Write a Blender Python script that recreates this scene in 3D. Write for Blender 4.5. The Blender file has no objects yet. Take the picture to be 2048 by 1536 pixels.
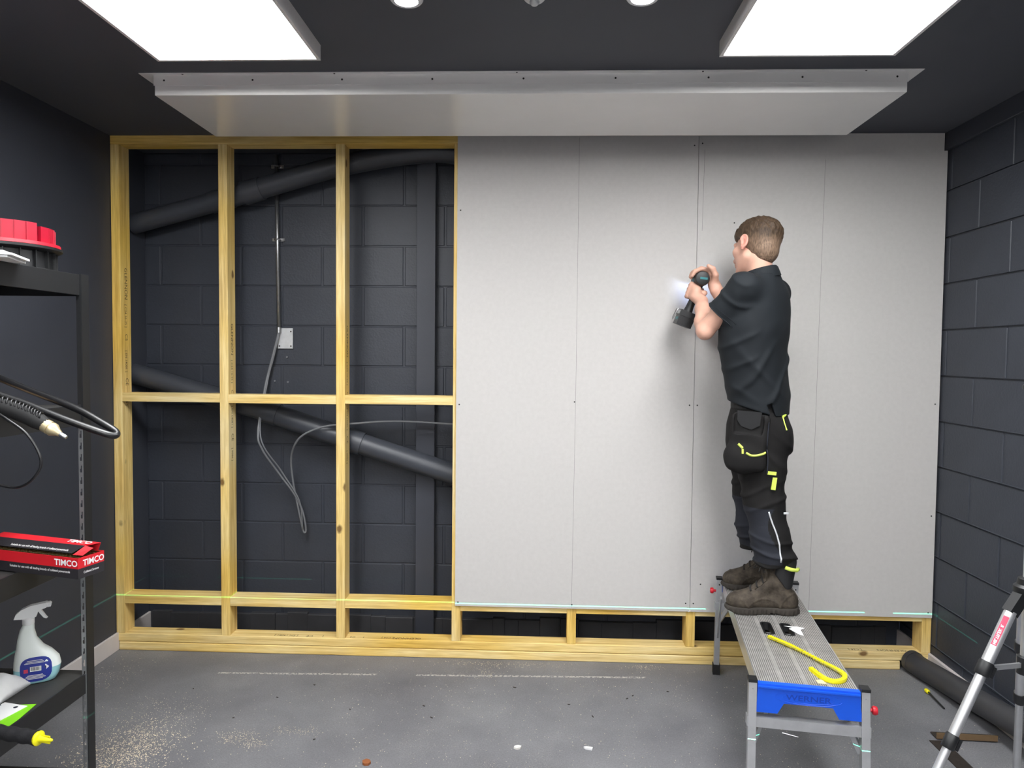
import bpy, bmesh, math, random
import numpy as np
from mathutils import Vector, Matrix

# ------------------------------------------------------------------ camera, world, exposure
scene = bpy.context.scene
C = scene.collection
R = math.radians

def make_camera():
    f, pitch, yaw, roll, h = 1420.0, -.0412, -.0381, .0094, 1.5756
    F = Vector((math.sin(yaw)*math.cos(pitch), math.cos(yaw)*math.cos(pitch), math.sin(pitch)))
    Rt = Vector((math.cos(yaw), -math.sin(yaw), 0)); U = Rt.cross(F)
    R2 = Rt*math.cos(roll) + U*math.sin(roll); U2 = -Rt*math.sin(roll) + U*math.cos(roll)
    cd = bpy.data.cameras.new('camera'); cd.sensor_width = 36; cd.lens = f/2048*36
    cd.clip_start = .05; cd.clip_end = 60
    co = bpy.data.objects.new('camera', cd); C.objects.link(co)
    co.matrix_world = Matrix(((R2.x, U2.x, -F.x, 0), (R2.y, U2.y, -F.y, 0), (R2.z, U2.z, -F.z, h), (0, 0, 0, 1)))
    scene.camera = co
make_camera()
w = bpy.data.worlds.new('world'); scene.world = w; w.use_nodes = True
w.node_tree.nodes['Background'].inputs[0].default_value = (.6, .7, 1, 1)
w.node_tree.nodes['Background'].inputs[1].default_value = .02
vs = scene.view_settings
vs.view_transform = 'Standard'; vs.look = 'None'; vs.exposure = -.02; vs.gamma = 1.0; vs.use_curve_mapping = False
PANEL = 26.0          # emission of the ceiling panels
scene.cycles.max_bounces = 4; scene.cycles.diffuse_bounces = 3; scene.cycles.glossy_bounces = 2; scene.cycles.transmission_bounces = 3
scene.cycles.adaptive_threshold = .06

def laser_level():
    # self-levelling line laser standing on the floor just below the picture: a sheet of green light at one height
    ld = bpy.data.lights.new('laser_level', 'POINT'); ld.energy = 1.0; ld.shadow_soft_size = 0.0; ld.color = (1, 1, 1)
    ld.use_nodes = True
    nt = ld.node_tree; L = nt.links.new
    em = nt.nodes['Emission']; em.inputs[0].default_value = (.12, 1.0, .55, 1)
    tc = nt.nodes.new('ShaderNodeTexCoord'); sp = nt.nodes.new('ShaderNodeSeparateXYZ'); L(tc.outputs['Normal'], sp.inputs[0])
    ab = nt.nodes.new('ShaderNodeMath'); ab.operation = 'ABSOLUTE'; L(sp.outputs[2], ab.inputs[0])
    lt = nt.nodes.new('ShaderNodeMath'); lt.operation = 'LESS_THAN'; lt.inputs[1].default_value = .0012; L(ab.outputs[0], lt.inputs[0])
    ml = nt.nodes.new('ShaderNodeMath'); ml.operation = 'MULTIPLY'; ml.inputs[1].default_value = LASER; L(lt.outputs[0], ml.inputs[0])
    L(ml.outputs[0], em.inputs[1])
    o = bpy.data.objects.new('laser_level', ld); C.objects.link(o); o.location = (.6, 1.4, .2943)
LASER = 650.0
LED_W = 1.0
laser_level()

# ------------------------------------------------------------------ room measures (metres)
XL, XR = -2.215, 1.992          # left and right wall faces
ZC = 2.68                       # ceiling
YB = 3.921                      # block wall behind the frame
YF = 3.6065                     # front of the timber frame
YP = 3.594                      # front of the plasterboard
YR = -3.2                       # wall behind the camera

# ------------------------------------------------------------------ materials
MATS = {}
def srgb(r, g, b):
    def c(v):
        v /= 255.0
        return v/12.92 if v <= .04045 else ((v+.055)/1.055)**2.4
    return (c(r), c(g), c(b), 1)

def nodes(name):
    m = bpy.data.materials.new(name); m.use_nodes = True
    MATS[name] = m
    nt = m.node_tree
    return m, nt, nt.nodes['Principled BSDF']

def N(nt, t, **kw):
    n = nt.nodes.new(t)
    for k, v in kw.items():
        if k.startswith('i_'):
            n.inputs[int(k[2:])].default_value = v
        else:
            setattr(n, k, v)
    return n

def mat(name, col, rough=.6, metal=0., var=0., vscale=6., bump=0., bscale=60., spec=.5, stretch=(1, 1, 1), trans=0., emit=None, coat=0., alt=None, sss=0.):
    m, nt, b = nodes(name)
    L = nt.links.new
    b.inputs['Base Color'].default_value = col
    b.inputs['Roughness'].default_value = rough
    b.inputs['Metallic'].default_value = metal
    b.inputs['Specular IOR Level'].default_value = spec
    if trans: b.inputs['Transmission Weight'].default_value = trans
    if coat: b.inputs['Coat Weight'].default_value = coat
    if sss:
        b.inputs['Subsurface Weight'].default_value = sss
        b.inputs['Subsurface Radius'].default_value = (.01, .004, .002)
    if emit:
        b.inputs['Emission Color'].default_value = emit[0]; b.inputs['Emission Strength'].default_value = emit[1]
    if var or bump:
        tc = N(nt, 'ShaderNodeTexCoord'); mp = N(nt, 'ShaderNodeMapping')
        mp.inputs['Scale'].default_value = stretch
        L(tc.outputs['Object'], mp.inputs['Vector'])
    if var:
        n = N(nt, 'ShaderNodeTexNoise'); n.inputs['Scale'].default_value = vscale; n.inputs['Detail'].default_value = 6
        n.inputs['Roughness'].default_value = .65
        L(mp.outputs[0], n.inputs['Vector'])
        mx = N(nt, 'ShaderNodeMix', data_type='RGBA')
        c2 = alt if alt else tuple(min(1, v*(1+var)) for v in col[:3]) + (1,)
        c1 = tuple(v*(1-var) for v in col[:3]) + (1,) if not alt else col
        rp = N(nt, 'ShaderNodeMapRange'); rp.inputs[1].default_value = .35; rp.inputs[2].default_value = .65
        L(n.outputs['Fac'], rp.inputs[0]); L(rp.outputs[0], mx.inputs['Factor'])
        mx.inputs['A'].default_value = c1; mx.inputs['B'].default_value = c2
        L(mx.outputs['Result'], b.inputs['Base Color'])
    if bump:
        n2 = N(nt, 'ShaderNodeTexNoise'); n2.inputs['Scale'].default_value = bscale; n2.inputs['Detail'].default_value = 4
        L(mp.outputs[0], n2.inputs['Vector'])
        bp = N(nt, 'ShaderNodeBump'); bp.inputs['Strength'].default_value = bump; bp.inputs['Distance'].default_value = .002
        L(n2.outputs['Fac'], bp.inputs['Height']); L(bp.outputs[0], b.inputs['Normal'])
    return m

def wood(name, axis):
    """sawn softwood: streaks and growth rings along the given local axis, scattered knots"""
    m, nt, b = nodes(name); L = nt.links.new
    tc = N(nt, 'ShaderNodeTexCoord'); oi = N(nt, 'ShaderNodeObjectInfo')
    ad = N(nt, 'ShaderNodeVectorMath', operation='MULTIPLY_ADD')
    cmb = N(nt, 'ShaderNodeCombineXYZ')
    for i in range(3): L(oi.outputs['Random'], cmb.inputs[i])
    ad.inputs[1].default_value = (37, 53, 29); L(cmb.outputs[0], ad.inputs[0]); L(tc.outputs['Object'], ad.inputs[2])
    st = [1, 1, 1]; st[axis] = .045
    mp = N(nt, 'ShaderNodeMapping'); mp.inputs['Scale'].default_value = st; L(ad.outputs[0], mp.inputs['Vector'])
    n1 = N(nt, 'ShaderNodeTexNoise'); n1.inputs['Scale'].default_value = 55; n1.inputs['Detail'].default_value = 3; L(mp.outputs[0], n1.inputs['Vector'])
    n2 = N(nt, 'ShaderNodeTexNoise'); n2.inputs['Scale'].default_value = 260; n2.inputs['Detail'].default_value = 2; L(mp.outputs[0], n2.inputs['Vector'])
    n3 = N(nt, 'ShaderNodeTexNoise'); n3.inputs['Scale'].default_value = 1.6; L(ad.outputs[0], n3.inputs['Vector'])
    r1 = N(nt, 'ShaderNodeValToRGB')
    e = r1.color_ramp.elements
    e[0].position = .3; e[0].color = srgb(212, 184, 124)
    e[1].position = .72; e[1].color = srgb(246, 230, 184)
    k = e.new(.5); k.color = srgb(236, 214, 158)
    L(n1.outputs['Fac'], r1.inputs[0])
    m1 = N(nt, 'ShaderNodeMix', data_type='RGBA', blend_type='MULTIPLY'); m1.inputs['Factor'].default_value = .3
    r2 = N(nt, 'ShaderNodeValToRGB'); r2.color_ramp.elements[0].position = .35; r2.color_ramp.elements[0].color = (.55, .45, .3, 1); r2.color_ramp.elements[1].position = .6
    L(n2.outputs['Fac'], r2.inputs[0]); L(r1.outputs[0], m1.inputs['A']); L(r2.outputs[0], m1.inputs['B'])
    # tone drift between lengths (pale to yellow)
    m2 = N(nt, 'ShaderNodeMix', data_type='RGBA', blend_type='MULTIPLY'); m2.inputs['B'].default_value = srgb(255, 234, 160)
    r3 = N(nt, 'ShaderNodeMapRange'); r3.inputs[1].default_value = .35; r3.inputs[2].default_value = .7; L(n3.outputs['Fac'], r3.inputs[0])
    L(r3.outputs[0], m2.inputs['Factor']); L(m1.outputs['Result'], m2.inputs['A'])
    # knots
    st2 = [4.2, 4.2, 4.2]; st2[axis] = 2.6
    mp2 = N(nt, 'ShaderNodeMapping'); mp2.inputs['Scale'].default_value = st2; L(ad.outputs[0], mp2.inputs['Vector'])
    vo = N(nt, 'ShaderNodeTexVoronoi'); vo.inputs['Scale'].default_value = 1.5; L(mp2.outputs[0], vo.inputs['Vector'])
    nn = N(nt, 'ShaderNodeTexNoise'); nn.inputs['Scale'].default_value = 40; L(ad.outputs[0], nn.inputs['Vector'])
    sb = N(nt, 'ShaderNodeMath', operation='MULTIPLY_ADD'); sb.inputs[1].default_value = .05; L(nn.outputs['Fac'], sb.inputs[0]); L(vo.outputs['Distance'], sb.inputs[2])
    kr = N(nt, 'ShaderNodeMapRange'); kr.inputs[1].default_value = .135; kr.inputs[2].default_value = .085; kr.inputs[3].default_value = 0; kr.inputs[4].default_value = .85
    L(sb.outputs[0], kr.inputs[0])
    m3 = N(nt, 'ShaderNodeMix', data_type='RGBA'); m3.inputs['B'].default_value = srgb(96, 58, 22)
    L(kr.outputs[0], m3.inputs['Factor']); L(m2.outputs['Result'], m3.inputs['A'])
    L(m3.outputs['Result'], b.inputs['Base Color'])
    b.inputs['Roughness'].default_value = .62; b.inputs['Specular IOR Level'].default_value = .3
    bp = N(nt, 'ShaderNodeBump'); bp.inputs['Strength'].default_value = .12; bp.inputs['Distance'].default_value = .001
    L(n2.outputs['Fac'], bp.inputs['Height']); L(bp.outputs[0], b.inputs['Normal'])
    return m

def floor_material():
    m, nt, b = nodes('floor_vinyl'); L = nt.links.new
    tc = N(nt, 'ShaderNodeTexCoord')
    n1 = N(nt, 'ShaderNodeTexNoise'); n1.inputs['Scale'].default_value = 2.2; n1.inputs['Detail'].default_value = 8; n1.inputs['Roughness'].default_value = .6
    n2 = N(nt, 'ShaderNodeTexNoise'); n2.inputs['Scale'].default_value = 160; n2.inputs['Detail'].default_value = 2
    n3 = N(nt, 'ShaderNodeTexNoise'); n3.inputs['Scale'].default_value = 420; n3.inputs['Detail'].default_value = 1
    for n in (n1, n2, n3): L(tc.outputs['Object'], n.inputs['Vector'])
    rp = N(nt, 'ShaderNodeValToRGB'); e = rp.color_ramp.elements
    e[0].position = .3; e[0].color = srgb(104, 104, 108); e[1].position = .75; e[1].color = srgb(132, 132, 135)
    L(n1.outputs['Fac'], rp.inputs[0])
    mx = N(nt, 'ShaderNodeMix', data_type='RGBA', blend_type='MULTIPLY'); mx.inputs['Factor'].default_value = .5
    r2 = N(nt, 'ShaderNodeValToRGB'); r2.color_ramp.elements[0].position = .3; r2.color_ramp.elements[0].color = (.55, .55, .55, 1); r2.color_ramp.elements[1].position = .62
    L(n2.outputs['Fac'], r2.inputs[0]); L(rp.outputs[0], mx.inputs['A']); L(r2.outputs[0], mx.inputs['B'])
    # fine pale dust, denser in drifts
    n4 = N(nt, 'ShaderNodeTexNoise'); n4.inputs['Scale'].default_value = 3.5; n4.inputs['Detail'].default_value = 3; L(tc.outputs['Object'], n4.inputs['Vector'])
    th = N(nt, 'ShaderNodeMath', operation='MULTIPLY_ADD'); th.inputs[1].default_value = .45; L(n4.outputs['Fac'], th.inputs[0]); L(n3.outputs['Fac'], th.inputs[2])
    dr = N(nt, 'ShaderNodeMapRange'); dr.inputs[1].default_value = .93; dr.inputs[2].default_value = 1.02; dr.inputs[4].default_value = .75; L(th.outputs[0], dr.inputs[0])
    m2 = N(nt, 'ShaderNodeMix', data_type='RGBA'); m2.inputs['B'].default_value = srgb(205, 200, 190)
    L(dr.outputs[0], m2.inputs['Factor']); L(mx.outputs['Result'], m2.inputs['A'])
    # two scraped chalk lines in front of the frame and a seam
    sp = N(nt, 'ShaderNodeSeparateXYZ'); L(tc.outputs['Object'], sp.inputs[0])
    def M(op, a, bb=None, cc=None):
        n = N(nt, 'ShaderNodeMath', operation=op)
        for i, v in enumerate((a, bb, cc)):
            if v is None: continue
            if isinstance(v, (int, float)): n.inputs[i].default_value = v
            else: L(v, n.inputs[i])
        return n.outputs[0]
    ysk = M('MULTIPLY_ADD', sp.outputs[0], -.034, sp.outputs[1])
    ln = M('LESS_THAN', M('ABSOLUTE', M('SUBTRACT', ysk, 3.424)), .008)
    xin = M('MULTIPLY', M('GREATER_THAN', sp.outputs[0], -1.56), M('LESS_THAN', sp.outputs[0], .78))
    n5 = N(nt, 'ShaderNodeTexNoise'); n5.inputs['Scale'].default_value = 90; L(tc.outputs['Object'], n5.inputs['Vector'])
    n6 = N(nt, 'ShaderNodeTexNoise'); n6.inputs['Scale'].default_value = 1.9; L(tc.outputs['Object'], n6.inputs['Vector'])
    lf = M('MULTIPLY', M('MULTIPLY', ln, xin), M('MULTIPLY', M('GREATER_THAN', n5.outputs['Fac'], .47), M('GREATER_THAN', n6.outputs['Fac'], .45)))
    m4 = N(nt, 'ShaderNodeMix', data_type='RGBA'); m4.inputs['B'].default_value = srgb(200, 195, 188)
    L(M('MULTIPLY', lf, .7), m4.inputs['Factor']); L(m2.outputs['Result'], m4.inputs['A'])
    L(m4.outputs['Result'], b.inputs['Base Color'])
    b.inputs['Roughness'].default_value = .55; b.inputs['Specular IOR Level'].default_value = .35
    bp = N(nt, 'ShaderNodeBump'); bp.inputs['Strength'].default_value = .15; bp.inputs['Distance'].default_value = .001
    L(n2.outputs['Fac'], bp.inputs['Height']); L(bp.outputs[0], b.inputs['Normal'])
    return m

WALL = srgb(57, 60, 69)
mat('wall_paint', WALL, .55, var=.05, vscale=3, bump=.12, bscale=140)
mat('block_paint', srgb(51, 55, 64), .5, var=.07, vscale=5, bump=.55, bscale=95)
mat('ceiling_paint', srgb(78, 80, 87), .7, var=.03, vscale=2)
mat('skirting_paint', srgb(205, 198, 196), .5, var=.05, vscale=4)
mat('pipe_paint', srgb(60, 63, 70), .42, var=.06, vscale=4)
floor_material()
wood('timber_upright', 2); wood('timber_level', 0)
mat('plasterboard_paper', srgb(196, 193, 190), .8, var=.025, vscale=45, bump=.06, bscale=300, spec=.2)
mat('plaster_core', srgb(225, 222, 216), .9)
mat('white_metal', srgb(232, 228, 226), .38, var=.02, vscale=3)
mat('box_metal', srgb(240, 238, 235), .25, spec=1.0, var=.02, vscale=3)
mat('white_plastic', srgb(228, 228, 228), .4)
mat('light_diffuser', (1, 1, 1, 1), .5, emit=((.985, .995, 1, 1), PANEL))
mat('lamp_lens', (1, 1, 1, 1), .5, emit=((.95, .98, 1, 1), 420.0))
mat('led_lens', (1, 1, 1, 1), .5, emit=((.7, .8, 1, 1), 8.0))
mat('screw_dark', srgb(45, 43, 42), .5, metal=.4)
mat('pencil', srgb(120, 117, 116), .8)
mat('stamp_ink', srgb(98, 78, 44), .8)
mat('galvanised', srgb(170, 172, 174), .35, metal=.9, var=.1, vscale=60)
mat('galv_plate', srgb(200, 202, 204), .5, metal=.35, var=.08, vscale=25)
mat('grey_cable', srgb(112, 114, 118), .5)
mat('aluminium', srgb(196, 197, 199), .36, metal=.75, var=.05, vscale=20, bump=.05)
mat('aluminium_worn', srgb(186, 183, 180), .5, metal=.55, var=.16, vscale=14, bump=.1, stretch=(1, 1, 1))
mat('blue_plastic', srgb(10, 84, 214), .38, var=.03)
mat('black_plastic', srgb(22, 23, 25), .45)
mat('black_rubber', srgb(18, 18, 19), .75)
mat('red_plastic', srgb(196, 24, 42), .4)
mat('red_tray', srgb(148, 12, 38), .42)
mat('yellow_plastic', srgb(238, 228, 20), .4)
mat('shelf_steel', srgb(26, 27, 29), .42, var=.1, vscale=30)
mat('shelf_board', srgb(48, 47, 46), .6, var=.12, vscale=10, stretch=(1, .1, 1))
mat('shelf_post_steel', srgb(74, 75, 78), .32, metal=.6, var=.15, vscale=20)
mat('slot_lit', srgb(176, 178, 180), .35, metal=.8, var=.1, vscale=40)  # lamplight caught by the slotted flange, put into a pale colour
mat('skin', srgb(206, 160, 140), .5, var=.07, vscale=12, bump=.03, bscale=300)
mat('ear_skin', srgb(206, 142, 126), .5)
mat('hair', srgb(74, 60, 46), .6, var=.35, vscale=90, bump=.9, bscale=220, spec=.25, stretch=(1, 1, .3))
def hair_material():
    m, nt, b = nodes('hair_fade'); L = nt.links.new
    tc = N(nt, 'ShaderNodeTexCoord'); sp = N(nt, 'ShaderNodeSeparateXYZ'); L(tc.outputs['Object'], sp.inputs[0])
    mp = N(nt, 'ShaderNodeMapping'); mp.inputs['Scale'].default_value = (1, 1, .22); L(tc.outputs['Object'], mp.inputs['Vector'])
    n1 = N(nt, 'ShaderNodeTexNoise'); n1.inputs['Scale'].default_value = 230; n1.inputs['Detail'].default_value = 4; L(mp.outputs[0], n1.inputs['Vector'])
    n2 = N(nt, 'ShaderNodeTexNoise'); n2.inputs['Scale'].default_value = 38; n2.inputs['Detail'].default_value = 3; L(tc.outputs['Object'], n2.inputs['Vector'])
    ad = N(nt, 'ShaderNodeMath', operation='MULTIPLY_ADD'); ad.inputs[1].default_value = .045; L(n2.outputs['Fac'], ad.inputs[0]); L(sp.outputs[2], ad.inputs[2])
    fr = N(nt, 'ShaderNodeMapRange'); fr.inputs[1].default_value = -.005; fr.inputs[2].default_value = .045; L(ad.outputs[0], fr.inputs[0])
    c1 = N(nt, 'ShaderNodeMix', data_type='RGBA'); c1.inputs['A'].default_value = srgb(118, 98, 82); c1.inputs['B'].default_value = srgb(70, 56, 43); L(fr.outputs[0], c1.inputs['Factor'])
    r = N(nt, 'ShaderNodeValToRGB'); r.color_ramp.elements[0].position = .3; r.color_ramp.elements[0].color = (.38, .36, .34, 1); r.color_ramp.elements[1].position = .7; r.color_ramp.elements[1].color = (1.5, 1.45, 1.4, 1)
    L(n1.outputs['Fac'], r.inputs[0])
    mx = N(nt, 'ShaderNodeMix', data_type='RGBA', blend_type='MULTIPLY'); mx.inputs['Factor'].default_value = .85; L(c1.outputs['Result'], mx.inputs['A']); L(r.outputs[0], mx.inputs['B'])
    L(mx.outputs['Result'], b.inputs['Base Color']); b.inputs['Roughness'].default_value = .6; b.inputs['Specular IOR Level'].default_value = .25
    bp = N(nt, 'ShaderNodeBump'); bp.inputs['Strength'].default_value = .8; bp.inputs['Distance'].default_value = .0025; L(n1.outputs['Fac'], bp.inputs['Height']); L(bp.outputs[0], b.inputs['Normal'])
hair_material()
mat('groove_grey', srgb(122, 119, 116), .6, metal=.3, var=.2, vscale=18)  # darker grey for the flanks between the deck ribs
mat('blue_lettering', srgb(6, 58, 170), .4)
mat('hair_short', srgb(112, 92, 74), .7, var=.3, vscale=160, bump=.7, bscale=400, spec=.2)
mat('shirt_cloth', srgb(27, 31, 35), .78, var=.05, vscale=8, bump=.1, bscale=900, spec=.25)
mat('trouser_cloth', srgb(28, 27, 27), .85, var=.16, vscale=10, bump=.25, bscale=700, spec=.2)
mat('trouser_panel', srgb(42, 44, 51), .85, var=.1, vscale=10, bump=.2, bscale=700, spec=.2)
mat('lime_trim', srgb(208, 226, 96), .6)
mat('reflective_piping', srgb(205, 207, 210), .4)
mat('boot_leather', srgb(66, 59, 51), .75, var=.5, vscale=26, bump=.5, bscale=120, spec=.25)
mat('boot_sole', srgb(48, 43, 38), .85, var=.2, vscale=30, bump=.4, bscale=90)
mat('lace', srgb(30, 27, 25), .8)
mat('sock_strap', srgb(30, 30, 32), .8)
mat('drill_black', srgb(26, 28, 30), .5)
mat('drill_teal', srgb(18, 110, 116), .45)
mat('steel', srgb(190, 190, 192), .28, metal=.9)
mat('brass', srgb(212, 196, 158), .35, metal=.7)
mat('hose_rubber', srgb(22, 22, 24), .35, spec=.6)
mat('brown_leather', srgb(196, 160, 122), .7, var=.2, vscale=18, bump=.4)
mat('carton_red', srgb(206, 28, 40), .5)
mat('carton_black', srgb(40, 38, 42), .5)
mat('carton_inside', srgb(120, 104, 74), .8)
mat('print_white', srgb(240, 240, 240), .6)
mat('print_dark', srgb(40, 44, 60), .6)
mat('print_blue', srgb(38, 52, 140), .45)
mat('print_red', srgb(196, 60, 90), .5)
mat('screw_brown', srgb(88, 74, 40), .4, metal=.6)
mat('bottle_plastic', srgb(232, 238, 234), .3, trans=.1)
mat('bottle_fluid', srgb(168, 222, 228), .25, trans=.08)
mat('paper', srgb(226, 226, 226), .75, var=.03, vscale=14, bump=.1, bscale=30)
mat('leaflet_photo', srgb(34, 56, 72), .4, var=.8, vscale=35)
mat('green_card', srgb(128, 212, 22), .45)
mat('foam_grip', srgb(18, 18, 22), .85, bump=.6, bscale=90)
mat('dirty_steel', srgb(52, 46, 42), .55, metal=.3, var=.3, vscale=30)
mat('rust_edge', srgb(120, 98, 72), .6, metal=.4)
mat('dark_duct', srgb(58, 58, 61), .5, var=.12, vscale=9)
mat('sawdust_mat', srgb(226, 214, 190), .9)
mat('dried_leaf', srgb(140, 82, 44), .8)
mat('screw_zinc', srgb(214, 206, 150), .35, metal=.7)
mat('pocket_shade', srgb(20, 20, 22), .8)
mat('masking_tape', srgb(206, 196, 160), .7)

# ------------------------------------------------------------------ mesh helpers
WLOC = {}
def wloc(o):
    return WLOC.get(o.name, Vector((0, 0, 0))) if o else Vector((0, 0, 0))

def tag(o, label=None, cat=None, group=None, kind=None):
    if label: o['label'] = label
    if cat: o['category'] = cat
    if group: o['group'] = group
    if kind: o['kind'] = kind
    return o

def empty(name, loc, label=None, cat=None, group=None, kind=None):
    o = bpy.data.objects.new(name, None); C.objects.link(o)
    o.location = loc; o.empty_display_size = .05
    WLOC[o.name] = Vector(loc)
    return tag(o, label, cat, group, kind)

def link(name, me, parent=None, origin=(0, 0, 0)):
    o = bpy.data.objects.new(name, me); C.objects.link(o)
    WLOC[o.name] = Vector(origin)
    o.parent = parent
    o.location = Vector(origin) - wloc(parent)
    return o

class MB:
    """collects geometry in world metres"""
    def __init__(s): s.v = []; s.f = []; s.mi = []; s.cur = 0
    def add(s, vs_, fs):
        n = len(s.v); s.v += [tuple(p) for p in vs_]
        for q in fs: s.f.append(tuple(n+i for i in q)); s.mi.append(s.cur)
        return s
    def box(s, lo, hi, b=0.0):
        x0, y0, z0 = lo; x1, y1, z1 = hi
        if b:
            vs_ = []
            # chamfered box: 24 verts
            for ax in range(3):
                pass
            bm = bmesh.new(); bmesh.ops.create_cube(bm, size=1)
            for v in bm.verts: v.co = Vector(((x0+x1)/2+v.co.x*(x1-x0), (y0+y1)/2+v.co.y*(y1-y0), (z0+z1)/2+v.co.z*(z1-z0)))
            bmesh.ops.bevel(bm, geom=bm.edges[:], offset=b, segments=1, affect='EDGES', profile=.5)
            bm.verts.index_update()
            s.add([v.co[:] for v in bm.verts], [[v.index for v in f.verts] for f in bm.faces]); bm.free()
            return s
        return s.add([(x0, y0, z0), (x1, y0, z0), (x1, y1, z0), (x0, y1, z0), (x0, y0, z1), (x1, y0, z1), (x1, y1, z1), (x0, y1, z1)],
                     [(0, 3, 2, 1), (4, 5, 6, 7), (0, 1, 5, 4), (1, 2, 6, 5), (2, 3, 7, 6), (3, 0, 4, 7)])
    def obox(s, c, u, v, n, hu, hv, hn):
        """box around c with half sizes along three directions"""
        c, u, v, n = Vector(c), Vector(u).normalized(), Vector(v).normalized(), Vector(n).normalized()
        P = [c+u*(a*hu)+v*(b*hv)+n*(d*hn) for d in (-1, 1) for a, b in ((-1, -1), (1, -1), (1, 1), (-1, 1))]
        return s.add(P, [(0, 3, 2, 1), (4, 5, 6, 7), (0, 1, 5, 4), (1, 2, 6, 5), (2, 3, 7, 6), (3, 0, 4, 7)])
    def beam(s, a, b, wu, wv, up=(0, 0, 1)):
        a, b = Vector(a), Vector(b); d = (b-a).normalized(); up = Vector(up)
        u = d.cross(up)
        if u.length < 1e-4: u = d.cross(Vector((0, 1, 0)))
        u.normalize(); v = u.cross(d)
        return s.obox((a+b)/2, u, v, d, wu/2, wv/2, (b-a).length/2)
    def prism(s, poly, o, u, v, n, t):
        """2-D outline (u,v) at o, pushed t along n"""
        o, u, v, n = Vector(o), Vector(u), Vector(v), Vector(n); k = len(poly)
        P = [o+u*a+v*b for a, b in poly] + [o+u*a+v*b+n*t for a, b in poly]
        return s.add(P, [tuple(range(k))[::-1], tuple(range(k, 2*k))] + [(i, (i+1) % k, k+(i+1) % k, k+i) for i in range(k)])
    def tube(s, pts, r, n=10, closed=False, caps=True):
        pts = [Vector(p) for p in pts]; m = len(pts)
        rr = r if isinstance(r, (list, tuple)) else [r]*m
        up = None; rings = []
        for i, p in enumerate(pts):
            d = (pts[(i+1) % m]-pts[i-1]) if closed else (pts[min(i+1, m-1)]-pts[max(i-1, 0)])
            d.normalize()
            if up is None:
                up = Vector((0, 0, 1)) if abs(d.z) < .9 else Vector((1, 0, 0))
            u = d.cross(up)
            if u.length < 1e-6: u = d.orthogonal()
            u.normalize(); v = u.cross(d); up = v
            rings.append([p+(u*math.cos(2*math.pi*k/n)+v*math.sin(2*math.pi*k/n))*rr[i] for k in range(n)])
        fs = []
        for i in range(m if closed else m-1):
            a, b = i*n, ((i+1) % m)*n
            fs += [(a+k, a+(k+1) % n, b+(k+1) % n, b+k) for k in range(n)]
        if caps and not closed:
            fs += [tuple(range(n))[::-1], tuple((m-1)*n+k for k in range(n))]
        return s.add([q for rg in rings for q in rg], fs)
    def lathe(s, prof, o, axis=(0, 0, 1), n=24, ref=(1, 0, 0)):
        o, ax = Vector(o), Vector(axis).normalized(); u = Vector(ref); u = (u-ax*u.dot(ax)).normalized(); v = ax.cross(u)
        P = [o+ax*h+(u*math.cos(2*math.pi*k/n)+v*math.sin(2*math.pi*k/n))*r for r, h in prof for k in range(n)]
        fs = []
        for i in range(len(prof)-1):
            fs += [(i*n+k, i*n+(k+1) % n, (i+1)*n+(k+1) % n, (i+1)*n+k) for k in range(n)]
        fs += [tuple(range(n))[::-1], tuple((len(prof)-1)*n+k for k in range(n))]
        return s.add(P, fs)
    def build(s, name, m, parent=None, origin=None, smooth=False, label=None, auto=None):
        if origin is None:
            a = np.array(s.v); origin = tuple((a.min(0)+a.max(0))/2)
        me = bpy.data.meshes.new(name)
        ox = Vector(origin)
        me.from_pydata([(p[0]-ox.x, p[1]-ox.y, p[2]-ox.z) for p in s.v], [], s.f)
        ms = m if isinstance(m, (list, tuple)) else [m]
        for q in ms: me.materials.append(MATS[q])
        if len(ms) > 1:
            me.polygons.foreach_set('material_index', s.mi)
        if smooth:
            me.polygons.foreach_set('use_smooth', [True]*len(me.polygons))
        me.update()
        bm = bmesh.new(); bm.from_mesh(me); bmesh.ops.recalc_face_normals(bm, faces=bm.faces[:]); bm.to_mesh(me); bm.free()
        if smooth and auto:
            try: me.set_sharp_from_angle(angle=R(auto))
            except Exception: pass
        o = link(name, me, parent, origin)
        if label: o['label'] = label
        return o

def spline(pts, n=8):
    """Catmull-Rom through the points"""
    P = [Vector(p) for p in pts]; P = [P[0]*2-P[1]] + P + [P[-1]*2-P[-2]]
    out = []
    for i in range(1, len(P)-2):
        a, b, c, d = P[i-1], P[i], P[i+1], P[i+2]
        for k in range(n):
            t = k/n
            out.append(.5*((2*b)+(c-a)*t+(2*a-5*b+4*c-d)*t*t+(3*b-a-3*c+d)*t**3))
    out.append(P[-2]); return out

def text_mesh(name, body, o, u, v, size, m, parent, bold=0., align='LEFT', depth=.0004, shear=0., squash=1.):
    cu = bpy.data.curves.new(name, 'FONT'); cu.body = body; cu.size = 1; cu.align_x = align; cu.offset = bold; cu.extrude = 0; cu.shear = shear
    cu.resolution_u = 3
    tmp = bpy.data.objects.new(name, cu); C.objects.link(tmp)
    dg = bpy.context.evaluated_depsgraph_get(); dg.update()
    me = bpy.data.meshes.new_from_object(tmp.evaluated_get(dg))
    bpy.data.objects.remove(tmp); bpy.data.curves.remove(cu)
    o, u, v = Vector(o), Vector(u).normalized(), Vector(v).normalized(); n = u.cross(v)
    mb = MB()
    mb.add([o+u*(p.co.x*size*squash)+v*(p.co.y*size)+n*depth for p in me.vertices], [tuple(f.vertices) for f in me.polygons])
    bpy.data.meshes.remove(me)
    me2 = bpy.data.meshes.new(name)
    me2.from_pydata([tuple(Vector(p)-o) for p in mb.v], [], mb.f); me2.materials.append(MATS[m]); me2.update()
    return link(name, me2, parent, tuple(o))

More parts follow.
